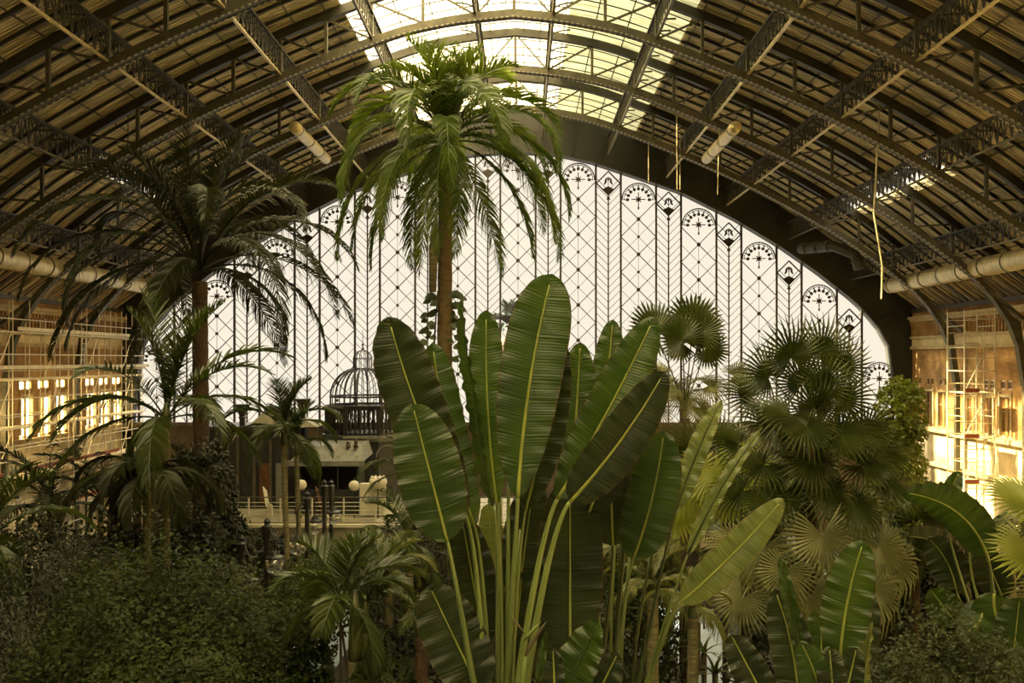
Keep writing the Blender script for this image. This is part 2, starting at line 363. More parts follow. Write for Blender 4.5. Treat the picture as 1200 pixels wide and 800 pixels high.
# ---- ornate lattice girders running the length of the hall
def girder(u, label):
    s = 1 if u > 0 else -1; z0 = sm(u)*W+CH+.10; z1 = z0+.95; x = XC+u*W
    t = empty('lattice_girder', (x, YEND, z0), label, 'girder', 'ornate lattice girders along the roof')
    y0, y1 = 8.0, YEND-.2
    f = MB(); f.bar((x,y0,z0), (x,y1,z0), .10, .06); f.build('bottom_flange', M['duct'] if abs(u) in (.385,.54) else M['steel2'], t)
    MB().bar((x,y0,z1), (x,y1,z1), .18, .07).build('top_flange', M['steel'], t)
    b = MB(); y = y0; st = .46
    while y < y1:
        b.bar((x,y,z0), (x,y,z1), .03, .045, (0,1,0))
        pts = [(x, y+st*(q/6), z0+.05+.85*math.sin(PI/2*q/6)) for q in range(7)]
        b.strip(pts, .03, .035, (1,0,0))
        pts = [(x, y-st*(q/6), z0+.05+.85*math.sin(PI/2*q/6)) for q in range(7)]
        b.strip(pts, .03, .035, (1,0,0))
        y += st
    b.build('ornate_lattice', M['steel'], t)
    for Y in TY:
        if Y < 20: continue
        for d in (-1, 1):
            if Y+d*2.4 > y1: continue
            for e in (1.1, 2.4):
                pts = [(x+s*.9*(1-math.cos(q/5*PI/2)), Y+d*e, z1+(roofv(u+s*.04)*W+CH-.2-z1)*math.sin(q/5*PI/2)) for q in range(6)]
                MB().strip(pts, .05, .06).build('curved_bracket', M['steel'], t)
GN = ['nearest the ridge', 'second from the ridge', 'third from the ridge', 'fourth from the ridge', 'fifth from the ridge', 'lowest, just above the wall duct']
for s, nm in ((-1, 'left'), (1, 'right')):
    for g, n in zip(GU, GN): girder(s*g, 'ornate iron lattice girder on the %s, %s' % (nm, n))

# ---- ducts
def duct(pts, r, label, name='ventilation_duct'):
    t = empty(name, pts[0], label, 'duct')
    b = MB(); m = len(pts); fine = []
    for a, c in zip(pts, pts[1:]):
        n = max(1, int((Vector(c)-Vector(a)).length/.5)); fine += [Vector(a).lerp(Vector(c), i/n) for i in range(n)]
    fine.append(Vector(pts[-1]))
    b.tube(fine, [r*(1+.02*math.sin(i*2.1)) for i in range(len(fine))], 16); b.build('duct_pipe', M['duct'], t, True)
    for i in range(1, len(fine)-1, 4):
        MB().tube([fine[i]-(fine[i+1]-fine[i])*.08, fine[i]+(fine[i+1]-fine[i])*.08], r*1.06, 16).build('band', M['steel2'], t)
for s, nm in ((-1,'left'),(1,'right')):
    x = XC+s*20.3
    duct([(x,20,CH+4.05),(x,51,CH+4.05)], .42, 'long foil-wrapped duct under the roof above the %s wall' % nm)
    x = XC+s*9.45
    duct([(x,40.2,CH+10.0),(x,46.6,CH+10.0)], .26, 'short pale duct section hanging under the roof on the %s' % nm)
t = empty('bent_pipe', (XC+17.6,50,CH+6), 'dark bent pipe under the roof where it meets the right end of the gable', 'pipe')
MB().tube([(XC+16.0,53,CH+6.3),(XC+17.2,51,CH+6.2),(XC+18.2,50.5,CH+5.7),(XC+18.4,50.4,CH+4.9)], .3, 12).build('pipe_body', M['steel'], t, True)
for k in range(3): MB().tube([(XC+16.2+.4*k,52.7-.7*k,CH+6.29-.03*k),(XC+16.25+.4*k,52.6-.7*k,CH+6.28-.03*k)], .34, 12).build('flange', M['steel2'], t)

# ---- gable: dark plate between the glazing and the roof
GE = [(0,.535),(.11,.528),(.2,.508),(.326,.466),(.43,.430),(.566,.362),(.68,.294),(.781,.224),(.88,.146),(.935,.085),(.965,.03),(.982,-.04),(.987,-.15)]
GX = -.42
def edge(u): return interp(GE, abs(u))
inner = [(-.987,-.165)]+[(-.987+.987*2*i/80, None) for i in range(1,80)]+[(.987,-.165)]
b = MB(); K = 80
us = [-.987+.987*2*i/K for i in range(K+1)]
for j, dy in ((0, 0), (1, .5)):
    Y = YEND+dy
    for a, c in zip(us, us[1:]):
        pa = Vector((GX+a*W, Y, CH+edge(a)*W)); pc = Vector((GX+c*W, Y, CH+edge(c)*W))
        ta = Vector((GX+a*W, Y, CH+(roofv(a)+.01)*W)); tc = Vector((GX+c*W, Y, CH+(roofv(c)+.01)*W))
        b.quad(pa, pc, tc, ta)
        if j == 0: b.quad(pa, pa+Vector((0,.5,0)), pc+Vector((0,.5,0)), pc)
for s in (-1, 1):
    b.box((GX+s*(.987*W+1.35), YEND+.25, 7.6), (2.7, .5, 15.4))
struct(b.build('wall_far', M['plate']), 'dark steel gable plate framing the arched glazing')
# rib lines and raised rim on the plate
b = MB(); vv = [AP(0,0,0)]
rim = [Vector((GX+u*W, YEND-.12, CH+edge(u)*W+.05)) for u in us]
rim = [Vector((GX-.987*W, YEND-.12, 4.2))]+rim+[Vector((GX+.987*W, YEND-.12, 4.2))]
b.strip(rim, .30, .10)
for u in [i*.0715 for i in range(-13, 14)]:
    if abs(u) > .95: continue
    n = Vector((edge(u-.01)-edge(u+.01), 0, .02)).normalized(); p = Vector((GX+u*W, YEND-.06, CH+edge(u)*W))
    b.bar(p, p+n*1.5, .05, .05, (0,1,0))
b2 = [Vector((GX+u*W*1.02, YEND-.06, CH+edge(u)*W+1.1)) for u in us[4:-4]]
struct(b.build('trim_3', M['steel']), 'riveted rim of the glazed arch')

# ---- end wall below the glass
b = MB(); b.box((GX, YEND+.3, 3.1), (45.2, .6, 6.3)); struct(b.build('wall_far', M['dim']), 'low masonry wall under the arched glazing')
struct(MB().box((GX, YEND-.1, 6.3), (44.6,.5,.22)).build('trim_4', M['dim']), 'sill ledge under the arched glazing')
b = MB()
pts = [(GX+u*W, YEND+.22, CH+edge(u)*W) for u in us]
b.poly([(GX-.987*W, YEND+.22, 6.3)]+pts+[(GX+.987*W, YEND+.22, 6.3)])
o = struct(b.build('window_1', M['glass']), 'great arched window at the end of the hall')
WIN = o
# mullions: wide diamond bays and narrow herringbone bays
PX = YEND/F  # metres per photo px at the facade
per = 70.7*PX; wh = 20.7*PX; c0 = (607-612)*PX; zb = 6.4; YM = YEND+.1
def top_at(x): return CH+edge((x-GX)/W)*W
mul = MB(); fine = MB()
def clipbar(mb, x0, z0, x1, z1, w):
    n = 8; last = None
    a = Vector((x0,YM,z0)); c = Vector((x1,YM,z1)); ts = [i/n for i in range(n+1)]
    ok = [t for t in ts if zb <= a.lerp(c,t).z <= top_at(a.lerp(c,t).x)]
    if len(ok) >= 2: mb.bar(a.lerp(c, ok[0]), a.lerp(c, ok[-1]), w, w, (0,1,0))
lat = MB(); dots = MB(); orn = MB(); fin = MB()
for k in range(-6, 7):
    xw = c0+k*per
    for e in (-1, 1):
        x = xw+e*wh
        if abs((x-GX)/W) < .98: mul.bar((x,YM,zb), (x,YM,top_at(x)), .11, .14, (0,1,0))
    if abs((xw-GX)/W) > .97: continue
    # semicircle top with curls
    zt = min(top_at(xw-wh*.7), top_at(xw+wh*.7), top_at(xw))-.05; rr = wh-.07; zc = zt-rr*.95
    if k != 0 or True:
        arc = [(xw+rr*math.cos(a), YM, zc+rr*math.sin(a)) for a in [PI*i/20 for i in range(21)]]
        orn.strip(arc, .05, .06, (0,1,0))
        r2 = rr*.74
        for i in range(8):
            a = PI*(i+.5)/8
            ctr = Vector((xw+r2*math.cos(a), YM, zc+r2*math.sin(a)))
            ring = [ctr+Vector((math.cos(q), 0, math.sin(q)))*rr*.17 for q in [a-PI*.55+PI*1.1*j/7 for j in range(8)]]
            orn.strip(ring, .04, .035, (0,1,0))
        for i in range(9):
            a = PI*i/8; p = Vector((xw+rr*.66*math.cos(a), YM, zc+rr*.66*math.sin(a))); orn.box(p, (.16,.05,.16), Matrix.Rotation(a,3,'Y'))
            orn.bar(p, (xw+rr*.98*math.cos(a), YM, zc+rr*.98*math.sin(a)), .035)
        # eight-pointed star with a drop
        for i in range(4):
            a = PI*i/4; L_ = rr*(.42 if i % 2 == 0 else .22); d = Vector((math.cos(a),0,math.sin(a)))*L_; cc = Vector((xw,YM,zc+.02)); orn.bar(cc-d, cc+d, .05, .05, (0,1,0))
        orn.box((xw,YM,zc+.02), (.22,.06,.22), Matrix.Rotation(PI/4,3,'Y')); orn.box((xw,YM,zc-rr*.5), (.09,.05,.16))
    # diamonds
    z = zc-rr*1.18; first = True; j = 0
    while z > zb:
        r_ = .115 if j % 2 == 0 else .085
        if abs((xw-GX)/W) < .95 or z < top_at(xw): dots.lathe((xw,YM-.02,z), [(.001,-.02)], 3) if False else dots.tube([(xw,YM-.06,z),(xw,YM+.06,z)], r_, 8)
        if j % 2 == 0:
            for e in (-1, 1):
                clipbar(lat, xw, z, xw+e*wh, z-wh, .045); clipbar(lat, xw+e*wh, z+wh, xw, z, .045)
        else:
            for e in (-1, 1):
                clipbar(fine, xw, z, xw+e*wh, z-wh, .022); clipbar(fine, xw+e*wh, z+wh, xw, z, .022)
        z -= wh; j += 1
    fine.bar((xw,YM,zb), (xw,YM,zc-rr), .022)
    # narrow bay to the right of this wide bay
for k in range(-6, 6):
    xn = c0+(k+.5)*per; hn = per/2-wh
    if abs((xn-GX)/W) > .975: continue
    zt = min(top_at(xn-hn), top_at(xn+hn), top_at(xn)); dz = hn*.95; zc = zt-dz*.85
    # finial: diamond frame, leaves inside, solid base
    q = [(xn,zc+dz),(xn+dz,zc),(xn,zc-dz),(xn-dz,zc)]
    for (a, c), (d, e) in zip(q, q[1:]+q[:1]): fin.bar((a,YM,c), (d,YM,e), .07, .07, (0,1,0))
    fin.poly([(xn-dz*.5,YM,zc-dz*.5),(xn,YM,zc-dz*.25),(xn+dz*.5,YM,zc-dz*.5),(xn,YM,zc-dz)])
    fin.poly([(xn-dz*.5,YM+.04,zc-dz*.5),(xn,YM+.04,zc-dz),(xn+dz*.5,YM+.04,zc-dz*.5),(xn,YM+.04,zc-dz*.25)])
    for (ax, az, an) in ((0,.35,0),(-.25,.05,.6),(.25,.05,-.6),(-.2,.3,.5),(.2,.3,-.5)):
        fin.lathe((0,0,0), [(.001,0),(.001,.001)], 3) if False else None
        cpt = Vector((xn+ax*dz, YM, zc+az*dz)); pts = []
        for i in range(8):
            a = 2*PI*i/8; v = Vector((.055*math.cos(a), 0, .14*math.sin(a))); v.rotate(Matrix.Rotation(an,3,'Y')); pts.append(cpt+v)
        fin.poly(pts); fin.poly([p+Vector((0,.03,0)) for p in reversed(pts)])
    fin.bar((xn,YM,zc-dz*.5),(xn,YM,zc+dz*.5),.035)
    for e in (-1, 1): fin.bar((xn+e*dz,YM,zc),(xn+e*hn,YM,zc),.10)
    fin.poly([(xn-.12,YM,zc-dz*1.4),(xn+.12,YM,zc-dz*1.4),(xn,YM,zc-dz*.95)])
    mul.bar((xn,YM,zb),(xn,YM,zc-dz), .075, .075, (0,1,0))
    z = zb
    while z < zc:
        for e in (-1, 1): clipbar(fine, xn, z, xn+e*hn, z+hn, .028)
        z += .435
mul.build('mullion', M['mullion'], WIN); lat.build('diamond_lattice', M['mullion'], WIN); dots.build('lattice_boss', M['mullion'], WIN)
orn.build('arched_ornament', M['mullion'], WIN); fin.build('leaf_finial', M['mullion'], WIN); fine.build('fine_glazing_bar', M['mullion'], WIN)

# ---- side walls
def side_wall(s):
    nm = 'right' if s > 0 else 'left'; xw = XC+s*22.95; th = .12
    y0, y1 = -20.0, YEND; b = MB()
    def slab(za, zc_, ya=y0, yc=y1, off=0, mb=None):
        (mb or b).box((xw+s*(th/2)-s*off/2, (ya+yc)/2, (za+zc_)/2), (th+off, yc-ya, zc_-za))
    slab(9.05, 12.75); slab(8.28, 8.62)
    # piers between the pairs of windows
    ws = []; Y = y1-.7
    k = 0
    while Y > 33:
        if k % 4 != 3: ws.append(Y)
        Y -= 1.6425; k += 1
    ws.sort(); prev = y0
    for Y in ws:
        for (ya, yc) in ((prev, Y-.53), (Y-.075, Y+.075)):
            slab(6.35, 8.28, ya, yc); slab(8.62, 9.05, ya, yc)
        prev = Y+.53
    slab(6.35, 8.28, prev, y1); slab(8.62, 9.05, prev, y1)
    struct(b.build('wall_%s' % nm, M['tan']), 'brick upper wall on the %s' % nm)
    b = MB(); slab(0, 6.35, mb=b); struct(b.build('wall_%s' % nm, M['stone2']), 'pale rendered lower wall on the %s' % nm)
    # back wall behind openings: window panes
    n = 5
    for Y in ws:
        f = MB()
        for e in (-.30, .30):
            for (za, zc_) in ((6.4, 8.26), (8.64, 9.03)):
                f.box((xw+s*.05, Y+e-.215, (za+zc_)/2), (.06,.04,zc_-za)); f.box((xw+s*.05, Y+e+.215, (za+zc_)/2), (.06,.04,zc_-za))
                f.box((xw+s*.05, Y+e, za+.02), (.06,.45,.04)); f.box((xw+s*.05, Y+e, zc_-.02), (.06,.45,.04))
            f.box((xw+s*.05, Y+e, 7.6), (.05,.36,.03))
        o = struct(f.build('window_%d' % n, M['stone']), 'paired narrow window in the %s brick wall' % nm)
        g = MB()
        for e in (-.30, .30):
            for (za, zc_) in ((6.42, 8.24), (8.66, 9.01)): g.box((xw+s*.07, Y+e, (za+zc_)/2), (.01,.42,zc_-za))
        g.build('pane', M['winpane'] if s > 0 else M['frost'], o); n += 1
        hood = MB(); 
        hood.box((xw-s*.03, Y-.55, 7.5), (.10,.12,2.0)); hood.box((xw-s*.03, Y+.55, 7.5), (.10,.12,2.0)); hood.box((xw-s*.03, Y, 8.35), (.12,1.2,.12))
        hood.build('surround', M['stone'], o)
    tn = 10 if s > 0 else 20
    def trim(k, za, zc_, off, mat, label):
        mb = MB(); mb.box((xw-s*off/2, (y0+y1)/2, (za+zc_)/2), (off, y1-y0, zc_-za)); struct(mb.build('trim_%d' % (tn+k), mat), label)
    trim(0, 12.35, 12.5, .30, M['stone'], 'projecting cornice at the top of the %s wall' % nm)
    trim(1, 12.2, 12.35, .18, M['stone'], 'lower cornice step on the %s wall' % nm)
    trim(2, 11.22, 11.36, .16, M['stone'], 'ledge under the corbel frieze on the %s wall' % nm)
    trim(3, 10.62, 10.80, .14, M['stone'], 'string course on the %s wall' % nm)
    trim(4, 10.80, 11.22, .03, M['stone2'], 'plain band on the %s wall' % nm)
    trim(5, 6.1, 6.34, .28, M['stone'], 'sill ledge under the windows of the %s wall' % nm)
    trim(6, 4.25, 4.45, .25, M['stone'], 'lower ledge of the %s wall' % nm)
    trim(7, 12.75, 12.95, .12, M['steel2'], 'steel eaves beam on the %s wall' % nm)
    trim(8, 11.36, 12.2, .012, M['slot'], 'strip coloured dark as shade behind the corbels on the %s wall' % nm)  # flat dark strip paints the shade between the corbels
    cb = MB(); Y = 30.0
    while Y < y1-.1:
        cb.box((xw-s*.06, Y, 11.68), (.12,.16,.62)); cb.box((xw-s*.10, Y, 12.08), (.20,.19,.2)); Y += .30
    struct(cb.build('trim_%d' % (tn+9), M['tan']), 'row of brick corbels along the %s wall' % nm)
    # eaves: box between wall top and roof, with stub rafters
    e = MB(); e.box((XC+s*24.6, (y0+y1)/2, 12.9), (.3, y1-y0, 2.6)); e.box((XC+s*24.0, (y0+y1)/2, 12.75), (1.6, y1-y0, .1))
    struct(e.build('wall_%s' % nm, M['plate']), 'dark eaves boarding above the %s wall' % nm)
    e = MB(); Y = 30.0
    while Y < y1-.2:
        e.bar((XC+s*21.6, Y, CH+roofv(.96)*W-.35), (XC+s*23.2, Y, 13.0), .09, .14); Y += .73
    struct(e.build('trim_%d' % (tn+10 if s > 0 else 31), M['stone']), 'stub rafters at the %s eaves' % nm)
side_wall(1); side_wall(-1)

# ---- floor
b = MB(); b.box((XC, YB-.2, 7.5), (50, .4, 15)); n = 40  # unseen end wall, added to cut light coming from behind the camera
for i in range(n):
    a = -1.09+2.18*i/n; c = -1.09+2.18*(i+1)/n; b.quad(AP(a,.2,YB-.1), AP(c,.2,YB-.1), AP(c,roofv(c)+.01,YB-.1), AP(a,roofv(a)+.01,YB-.1))
struct(b.build('wall_near', M['plate']), 'dark wall added behind the viewer to block light')
struct(MB().box((XC, 17.2, -.1), (50, 76, .2)).build('floor', M['floor']), 'pale paved floor between the planting beds')
# ------------------------------------------------------------------ scaffolding on the left
def coupler(mb, p): mb.box(p, (.09,.09,.09))
t = empty('scaffolding', (-22.1, 46, 0), 'tall aluminium tube scaffolding covering the brick wall on the left', 'scaffolding')
SX = (-22.45, -21.55); y = 37.0; ys = []
while y < 54: ys.append(y); y += 1.35
zs = [1.5, 2.3, 3.0, 3.9, 4.45, 5.0, 5.75, 6.2, 7.1, 7.6, 8.35, 9.2, 9.75, 10.25, 11.2, 11.75]
for sx in SX:
    for y in ys: MB().tube([(sx,y,0),(sx,y,12.6 if int(y*2)%3 else 11.9)], .026, 6).build('upright', M['alu'], t)
    for z in zs:
        if sx == SX[0] and int(z*10)%2: continue
        MB().tube([(sx+.05,ys[0]-.3,z),(sx+.05,ys[-1]+.2,z)], .026, 6).build('rail', M['alu'], t)
for i, y in enumerate(ys[:-1]):
    if i % 3 == 1:
        for z in (2.3, 5.0, 7.1, 9.2): MB().tube([(SX[1]-.04,y,z),(SX[1]-.04,ys[i+1],z+2.0)], .024, 6).build('diagonal_brace', M['alu'], t)
for y in ys:
    for z in (3.0, 5.0, 7.1, 9.2, 11.2): MB().tube([(SX[0],y,z-.06),(SX[1],y,z-.06)], .024, 6).build('transom', M['alu'], t)
for z, a, c, m in ((5.0,37,54,'board'),(9.55,37,54,'board'),(11.2,40.5,52,'board'),(3.1,37,54,'board'),(7.1,37,54,'board')):
    MB().box(((SX[0]+SX[1])/2, (a+c)/2, z), (.75,c-a,.05)).build('deck_board', M['board'], t)
for z, a, c, m in ((5.25,37,50,'redboard'),(3.35,44,52,'redboard'),(9.7,37,54,'board'),(11.35,40,52,'board')):
    MB().box((SX[1]+.06, (a+c)/2, z), (.03,c-a,.16)).build('toe_board', M[m], t)
for y, z in ((46.2,9.6),(43.5,7.1),(46.8,5.0),(49.6,3.1)):
    l = MB()
    for e in (0,.38): l.bar((SX[1]-.2,y+e,z),(SX[1]-.2,y+e+.3,z+2.0),.05,.04,(1,0,0))
    for k in range(7): l.bar((SX[1]-.2,y+.04*k,z+.14+.27*k),(SX[1]-.2,y+.38+.04*k,z+.14+.27*k),.03)
    l.build('ladder', M['alu'], t)
# ---- scaffold tower on the right
t = empty('scaffold_tower', (21.2, 44, 0), 'narrow aluminium scaffold tower standing against the sunlit wall on the right', 'scaffold tower')
X0, X1, Y0, Y1 = 20.35, 21.75, 43.2, 44.9
for x in (X0, X1):
    for y in (Y0, Y1): MB().tube([(x,y,0),(x,y,12.3)], .03, 6).build('upright', M['alu'], t)
for z in [.6*k+.5 for k in range(20)]:
    for y in (Y0, Y1): MB().tube([(X0,y,z),(X1,y,z)], .022, 6).build('rung', M['alu'], t)
for z in (2.2, 4.3, 6.4, 8.5, 10.6):
    for x in (X0, X1): MB().tube([(x,Y0,z+1.0),(x,Y1,z+1.0)], .022, 6).build('guard_rail', M['alu'], t)
    MB().box(((X0+X1)/2,(Y0+Y1)/2,z), (X1-X0-.1,Y1-Y0-.1,.05)).build('platform', M['board'], t)
    MB().box((X0+.35,Y0-.03,z+.12), (.65,.03,.18)).build('toe_board', M['white' if z > 10 else 'redboard'], t)
    MB().tube([(X0+.05,Y0+.06,z-2.0),(X1-.3,Y0+.06,z)], .022, 6).build('diagonal_brace', M['alu'], t)
    l = MB()
    for e in (0,.34): l.bar((X0+.7+e,Y0+.3,z-2.05),(X0+.8+e,Y0+.5,z),.04)
    for k in range(7): l.bar((X0+.7+.014*k,Y0+.33,z-1.9+.28*k),(X0+1.06+.014*k,Y0+.33,z-1.9+.28*k),.025)
    l.build('ladder', M['alu'], t)

# ---- hanging ropes and cables
def rope(pts, r, label, mat='rope'):
    o = MB().tube(pts, r, 6).build('hanging_rope', M[mat]); tag(o, label, 'rope', None)
Y = 34.9
rope([P(1030,-60,Y), P(1031,60,Y), P(1030,140,Y), P(1026,215,Y), P(1024,250,Y), P(1029,280,Y), P(1034,312,Y), P(1033,350,Y)], .032, 'long pale rope curving down beside the roof on the right')
rope([P(845,4,41.4), P(844,120,41.4), P(842,180,41.4), P(841,228,41.4)], .018, 'thin straight rope hanging beside the short duct on the right')
rope([P(760,160,47.9), P(760,214,47.9)], .022, 'short hanging rod right of the ridge, before the gable plate')
rope([P(793,72,41.4), P(793.5,222,41.4)], .02, 'slim cable of a close pair, left one')
rope([P(797,75,47.9), P(797,222,47.9)], .024, 'slim cable of a close pair, right one')
rope([P(150,0,34.9), P(150,183,34.9)], .018, 'thin dark cable high on the left side of the roof', 'steel')
rope([P(255,10,41.4), P(255,205,41.4)], .018, 'thin dark cable between the left girders', 'steel')
rope([P(1110,360,45), P(1110,520,45)], .02, 'thin cable hanging before the right brick wall, close to the arch foot')

# ---- café deck with railing and kiosk
DY = 40.0; DZ = 3.1
xa, xb = P(215,0,DY).x, P(850,0,DY).x
t = empty('raised_deck', ((xa+xb)/2, DY, 0), 'raised pale deck in front of the dark pavilion', 'deck')
MB().box(((xa+xb)/2, DY+3.5, DZ-.1), (xb-xa, 7.0, .2)).build('deck_floor', M['cream'], t)
MB().box(((xa+xb)/2, DY-.02, DZ-.62), (xb-xa, .12, .9)).build('fascia', M['cream'], t)
MB().box(((xa+xb)/2, DY-.12, DZ-.12), (xb-xa+.1, .3, .12)).build('cornice', M['white'], t)
for k in range(8): MB().box((xa+.3+(xb-xa-.6)*k/7, DY+.4, (DZ-.2)/2), (.35,.35,DZ-.2)).build('support_post', M['kiosk'], t)
MB().box(((xa+xb)/2, DY+1.5, (DZ-.2)/2), (xb-xa, .15, DZ-.2)).build('back_panel', M['kiosk'], t)
t = empty('deck_railing', ((xa+xb)/2, DY+.1, DZ), 'white railing with thin horizontal rails along the deck edge', 'railing')
for k in range(5): MB().tube([(xa,DY+.1,DZ+.15+.17*k),(xb,DY+.1,DZ+.15+.17*k)], .016, 6).build('rail', M['white'], t)
MB().box(((xa+xb)/2,DY+.1,DZ+1.05),(xb-xa,.06,.05)).build('handrail', M['steel2'], t)
n = 18
for k in range(n): MB().box((xa+.05+(xb-xa-.1)*k/(n-1),DY+.1,DZ+.52),(.06,.06,1.04)).build('baluster_post', M['white'], t)

# pavilion: dark kiosk body, flat platform, balustrade and cage dome
PY = 44.6; s_ = PY/F
t = empty('pavilion', (P(422,0,PY).x, PY, DZ), 'dark wooden pavilion crowned by an openwork cage dome', 'pavilion')
cx = P(424,0,PY).x; zt = P(0,512,PY).z
xl, xr = P(374,0,PY).x, P(474,0,PY).x; hw = (xr-xl)/2; cc = Vector(((xl+xr)/2, PY+hw, 0))
def octo(r, z): return [(cc.x+r*math.cos(PI/8+PI/4*k)/math.cos(PI/8), cc.y+r*math.sin(PI/8+PI/4*k)/math.cos(PI/8), z) for k in range(8)]
def prism(mb, r0, r1, z0, z1):
    a = octo(r0, z0); c = octo(r1, z1)
    for k in range(8): mb.quad(a[k], a[(k+1)%8], c[(k+1)%8], c[k])
    mb.poly(list(reversed(a))); mb.poly(c)
b = MB(); prism(b, hw-.15, hw-.15, DZ, zt-.25); b.build('body', M['kiosk'], t)
b = MB(); prism(b, hw-.05, hw+.12, zt-.25, zt-.05); prism(b, hw+.12, hw+.12, zt-.05, zt+.05); b.build('platform_cornice', M['grey'], t, label='grey cornice')
o1 = octo(hw-.12, 0)
zr = P(0,476,PY).z
for z, h in ((zt+.12,.10),(zr-.05,.14)):
    rail = MB()
    for k in range(8):
        a = Vector(o1[k]); c = Vector(o1[(k+1)%8]); rail.bar(a+Vector((0,0,z)), c+Vector((0,0,z)), .14, h)
    rail.build('balustrade_rail', M['black'], t)
for k in range(8):
    a = Vector(o1[k]); c = Vector(o1[(k+1)%8])
    MB().box((a.x,a.y,(zt+zr)/2), (.2,.2,zr-zt)).build('newel', M['black'], t)
    for i in range(1, 7):
        p = a.lerp(c, i/7); MB().tube([(p.x,p.y,zt),(p.x,p.y,zt+.3),(p.x,p.y,zt+.6),(p.x,p.y,zr)], [.035,.06,.035,.06], 6).build('baluster', M['black'], t)
    lt = MB(); m = 9
    for i in range(m):
        for e in (0, 1):
            p0 = a.lerp(c, (i+e)/m); p1 = a.lerp(c, (i+1-e)/m); lt.bar((p0.x,p0.y,zt+.15),(p1.x,p1.y,(zt+zr)/2),.022); lt.bar((p1.x,p1.y,(zt+zr)/2),(p0.x,p0.y,zr-.1),.022)
    lt.build('lattice_panel', M['black'], t)
# cage dome
rd = 37.5*s_; zc = P(0,464,PY).z; hgt = P(0,433,PY).z-zc; zdrum = zr; dc = Vector((cx, PY+hw, 0))
dk = (PY+hw)/PY; rd *= dk; zc = P(0,464,PY+hw).z; zdrum = P(0,478,PY+hw).z; hgt = P(0,432,PY+hw).z-zc; dc.x = P(425,0,PY+hw).x
MB().lathe((dc.x,dc.y,0), [(hw-.3,zr-.12),(hw-.2,zr-.05),(rd+.1,zdrum)], 24).build('dome_floor', M['black'], t)
for z in (zdrum, zc):
    MB().tube([(dc.x+rd*math.cos(2*PI*i/32), dc.y+rd*math.sin(2*PI*i/32), z) for i in range(33)], .05, 6).build('dome_ring', M['black'], t)
MB().tube([(dc.x+rd*.3*math.cos(2*PI*i/24), dc.y+rd*.3*math.sin(2*PI*i/24), zc+hgt*.99) for i in range(25)], .06, 6).build('dome_ring', M['black'], t)
for k in range(32):
    a = 2*PI*k/32; big = k % 4 == 0
    pts = [(dc.x+rd*math.cos(a), dc.y+rd*math.sin(a), zdrum)]+[(dc.x+rd*math.cos(a)*max(.3,math.cos(q*PI/2*.8)), dc.y+rd*math.sin(a)*max(.3,math.cos(q*PI/2*.8)), zc+hgt*math.sin(q*PI/2*.86)/math.sin(PI/2*.86)) for q in [i/8 for i in range(9)]]
    MB().tube(pts, .045 if big else .022, 5).build('dome_rib', M['black'], t)
zl = zc+hgt; rl = 11*s_*dk; zl2 = P(0,420,PY+hw).z
for k in range(12):
    a = 2*PI*k/12; pts = [(dc.x+rl*math.cos(a), dc.y+rl*math.sin(a), zl-.05), (dc.x+rl*math.cos(a), dc.y+rl*math.sin(a), zl2)]
    pts += [(dc.x+rl*math.cos(a)*math.cos(q*PI/2), dc.y+rl*math.sin(a)*math.cos(q*PI/2), zl2+.42*math.sin(q*PI/2)) for q in (.3,.6,.85,1)]
    MB().tube(pts, .02, 5).build('lantern_rib', M['black'], t)
MB().tube([(dc.x+rl*math.cos(2*PI*i/20), dc.y+rl*math.sin(2*PI*i/20), zl2) for i in range(21)], .03, 6).build('lantern_ring', M['black'], t)
zf = zl2+.42; MB().lathe((dc.x,dc.y,0), [(.05,zf),(.10,zf+.08),(.03,zf+.16),(.06,zf+.3),(.02,zf+.4),(.012,zf+1.0)], 10).build('finial', M['black'], t)
for k, px in enumerate((388, 455)):
    w_ = MB(); q = P(px,0,PY); n = 12
    for i in range(n): 
        a0, a1 = PI*i/n, PI*(i+1)/n; w_.bar((q.x+.55*math.cos(a0),PY-.06+.0,P(0,535,PY).z+.55*math.sin(a0)),(q.x+.55*math.cos(a1),PY-.06,P(0,535,PY).z+.55*math.sin(a1)),.06)
    w_.build('arch_moulding', M['grey'], t)
# kiosk with canopy roof in front, long dark building left
t = empty('cafe_kiosk', (P(390,0,42).x, 42, DZ), 'dark open-fronted café kiosk with a pale overhanging roof', 'kiosk')
k0, k1 = P(343,0,42).x, P(423,0,42).x; zr_ = P(0,540,42).z
MB().box(((k0+k1)/2-.1, 43.6, (DZ+zr_)/2), (k1-k0-.3, .2, zr_-DZ)).build('back_wall', M['kiosk'], t)
for x in (k0+.15, k1-.15): MB().box((x, 42.8, (DZ+zr_)/2), (.12, 1.7, zr_-DZ)).build('side_wall', M['kiosk'], t)
b = MB(); ra = [(k0-.1,41.8,zr_),(k1+.15,41.8,zr_),(k1+.15,44.4,zr_+.1),(k0-.1,44.4,zr_+.1)]; rbv = [(x+(.5 if x < 0 and i in (0,3) else -.2), y+(.9 if i < 2 else 0), z+.62) for i, (x,y,z) in enumerate(ra)]
for i in range(4): b.quad(ra[i], ra[(i+1)%4], rbv[(i+1)%4], rbv[i])
b.poly(rbv); b.poly(list(reversed(ra))); b.build('roof', M['grey'], t, label='pale grey sloping roof')
MB().box(((k0+k1)/2,41.75,zr_-.08),(k1-k0+.35,.1,.24)).build('roof_fascia', M['grey'], t)
for k in range(4): MB().box((k0+.3+k*.85,42.1,DZ+1.4),(.07,.07,2.4)).build('post', M['kiosk'], t)
MB().box(((k0+k1)/2,42.0,DZ+.55),(k1-k0-.5,.3,1.1)).build('counter', M['kiosk'], t)
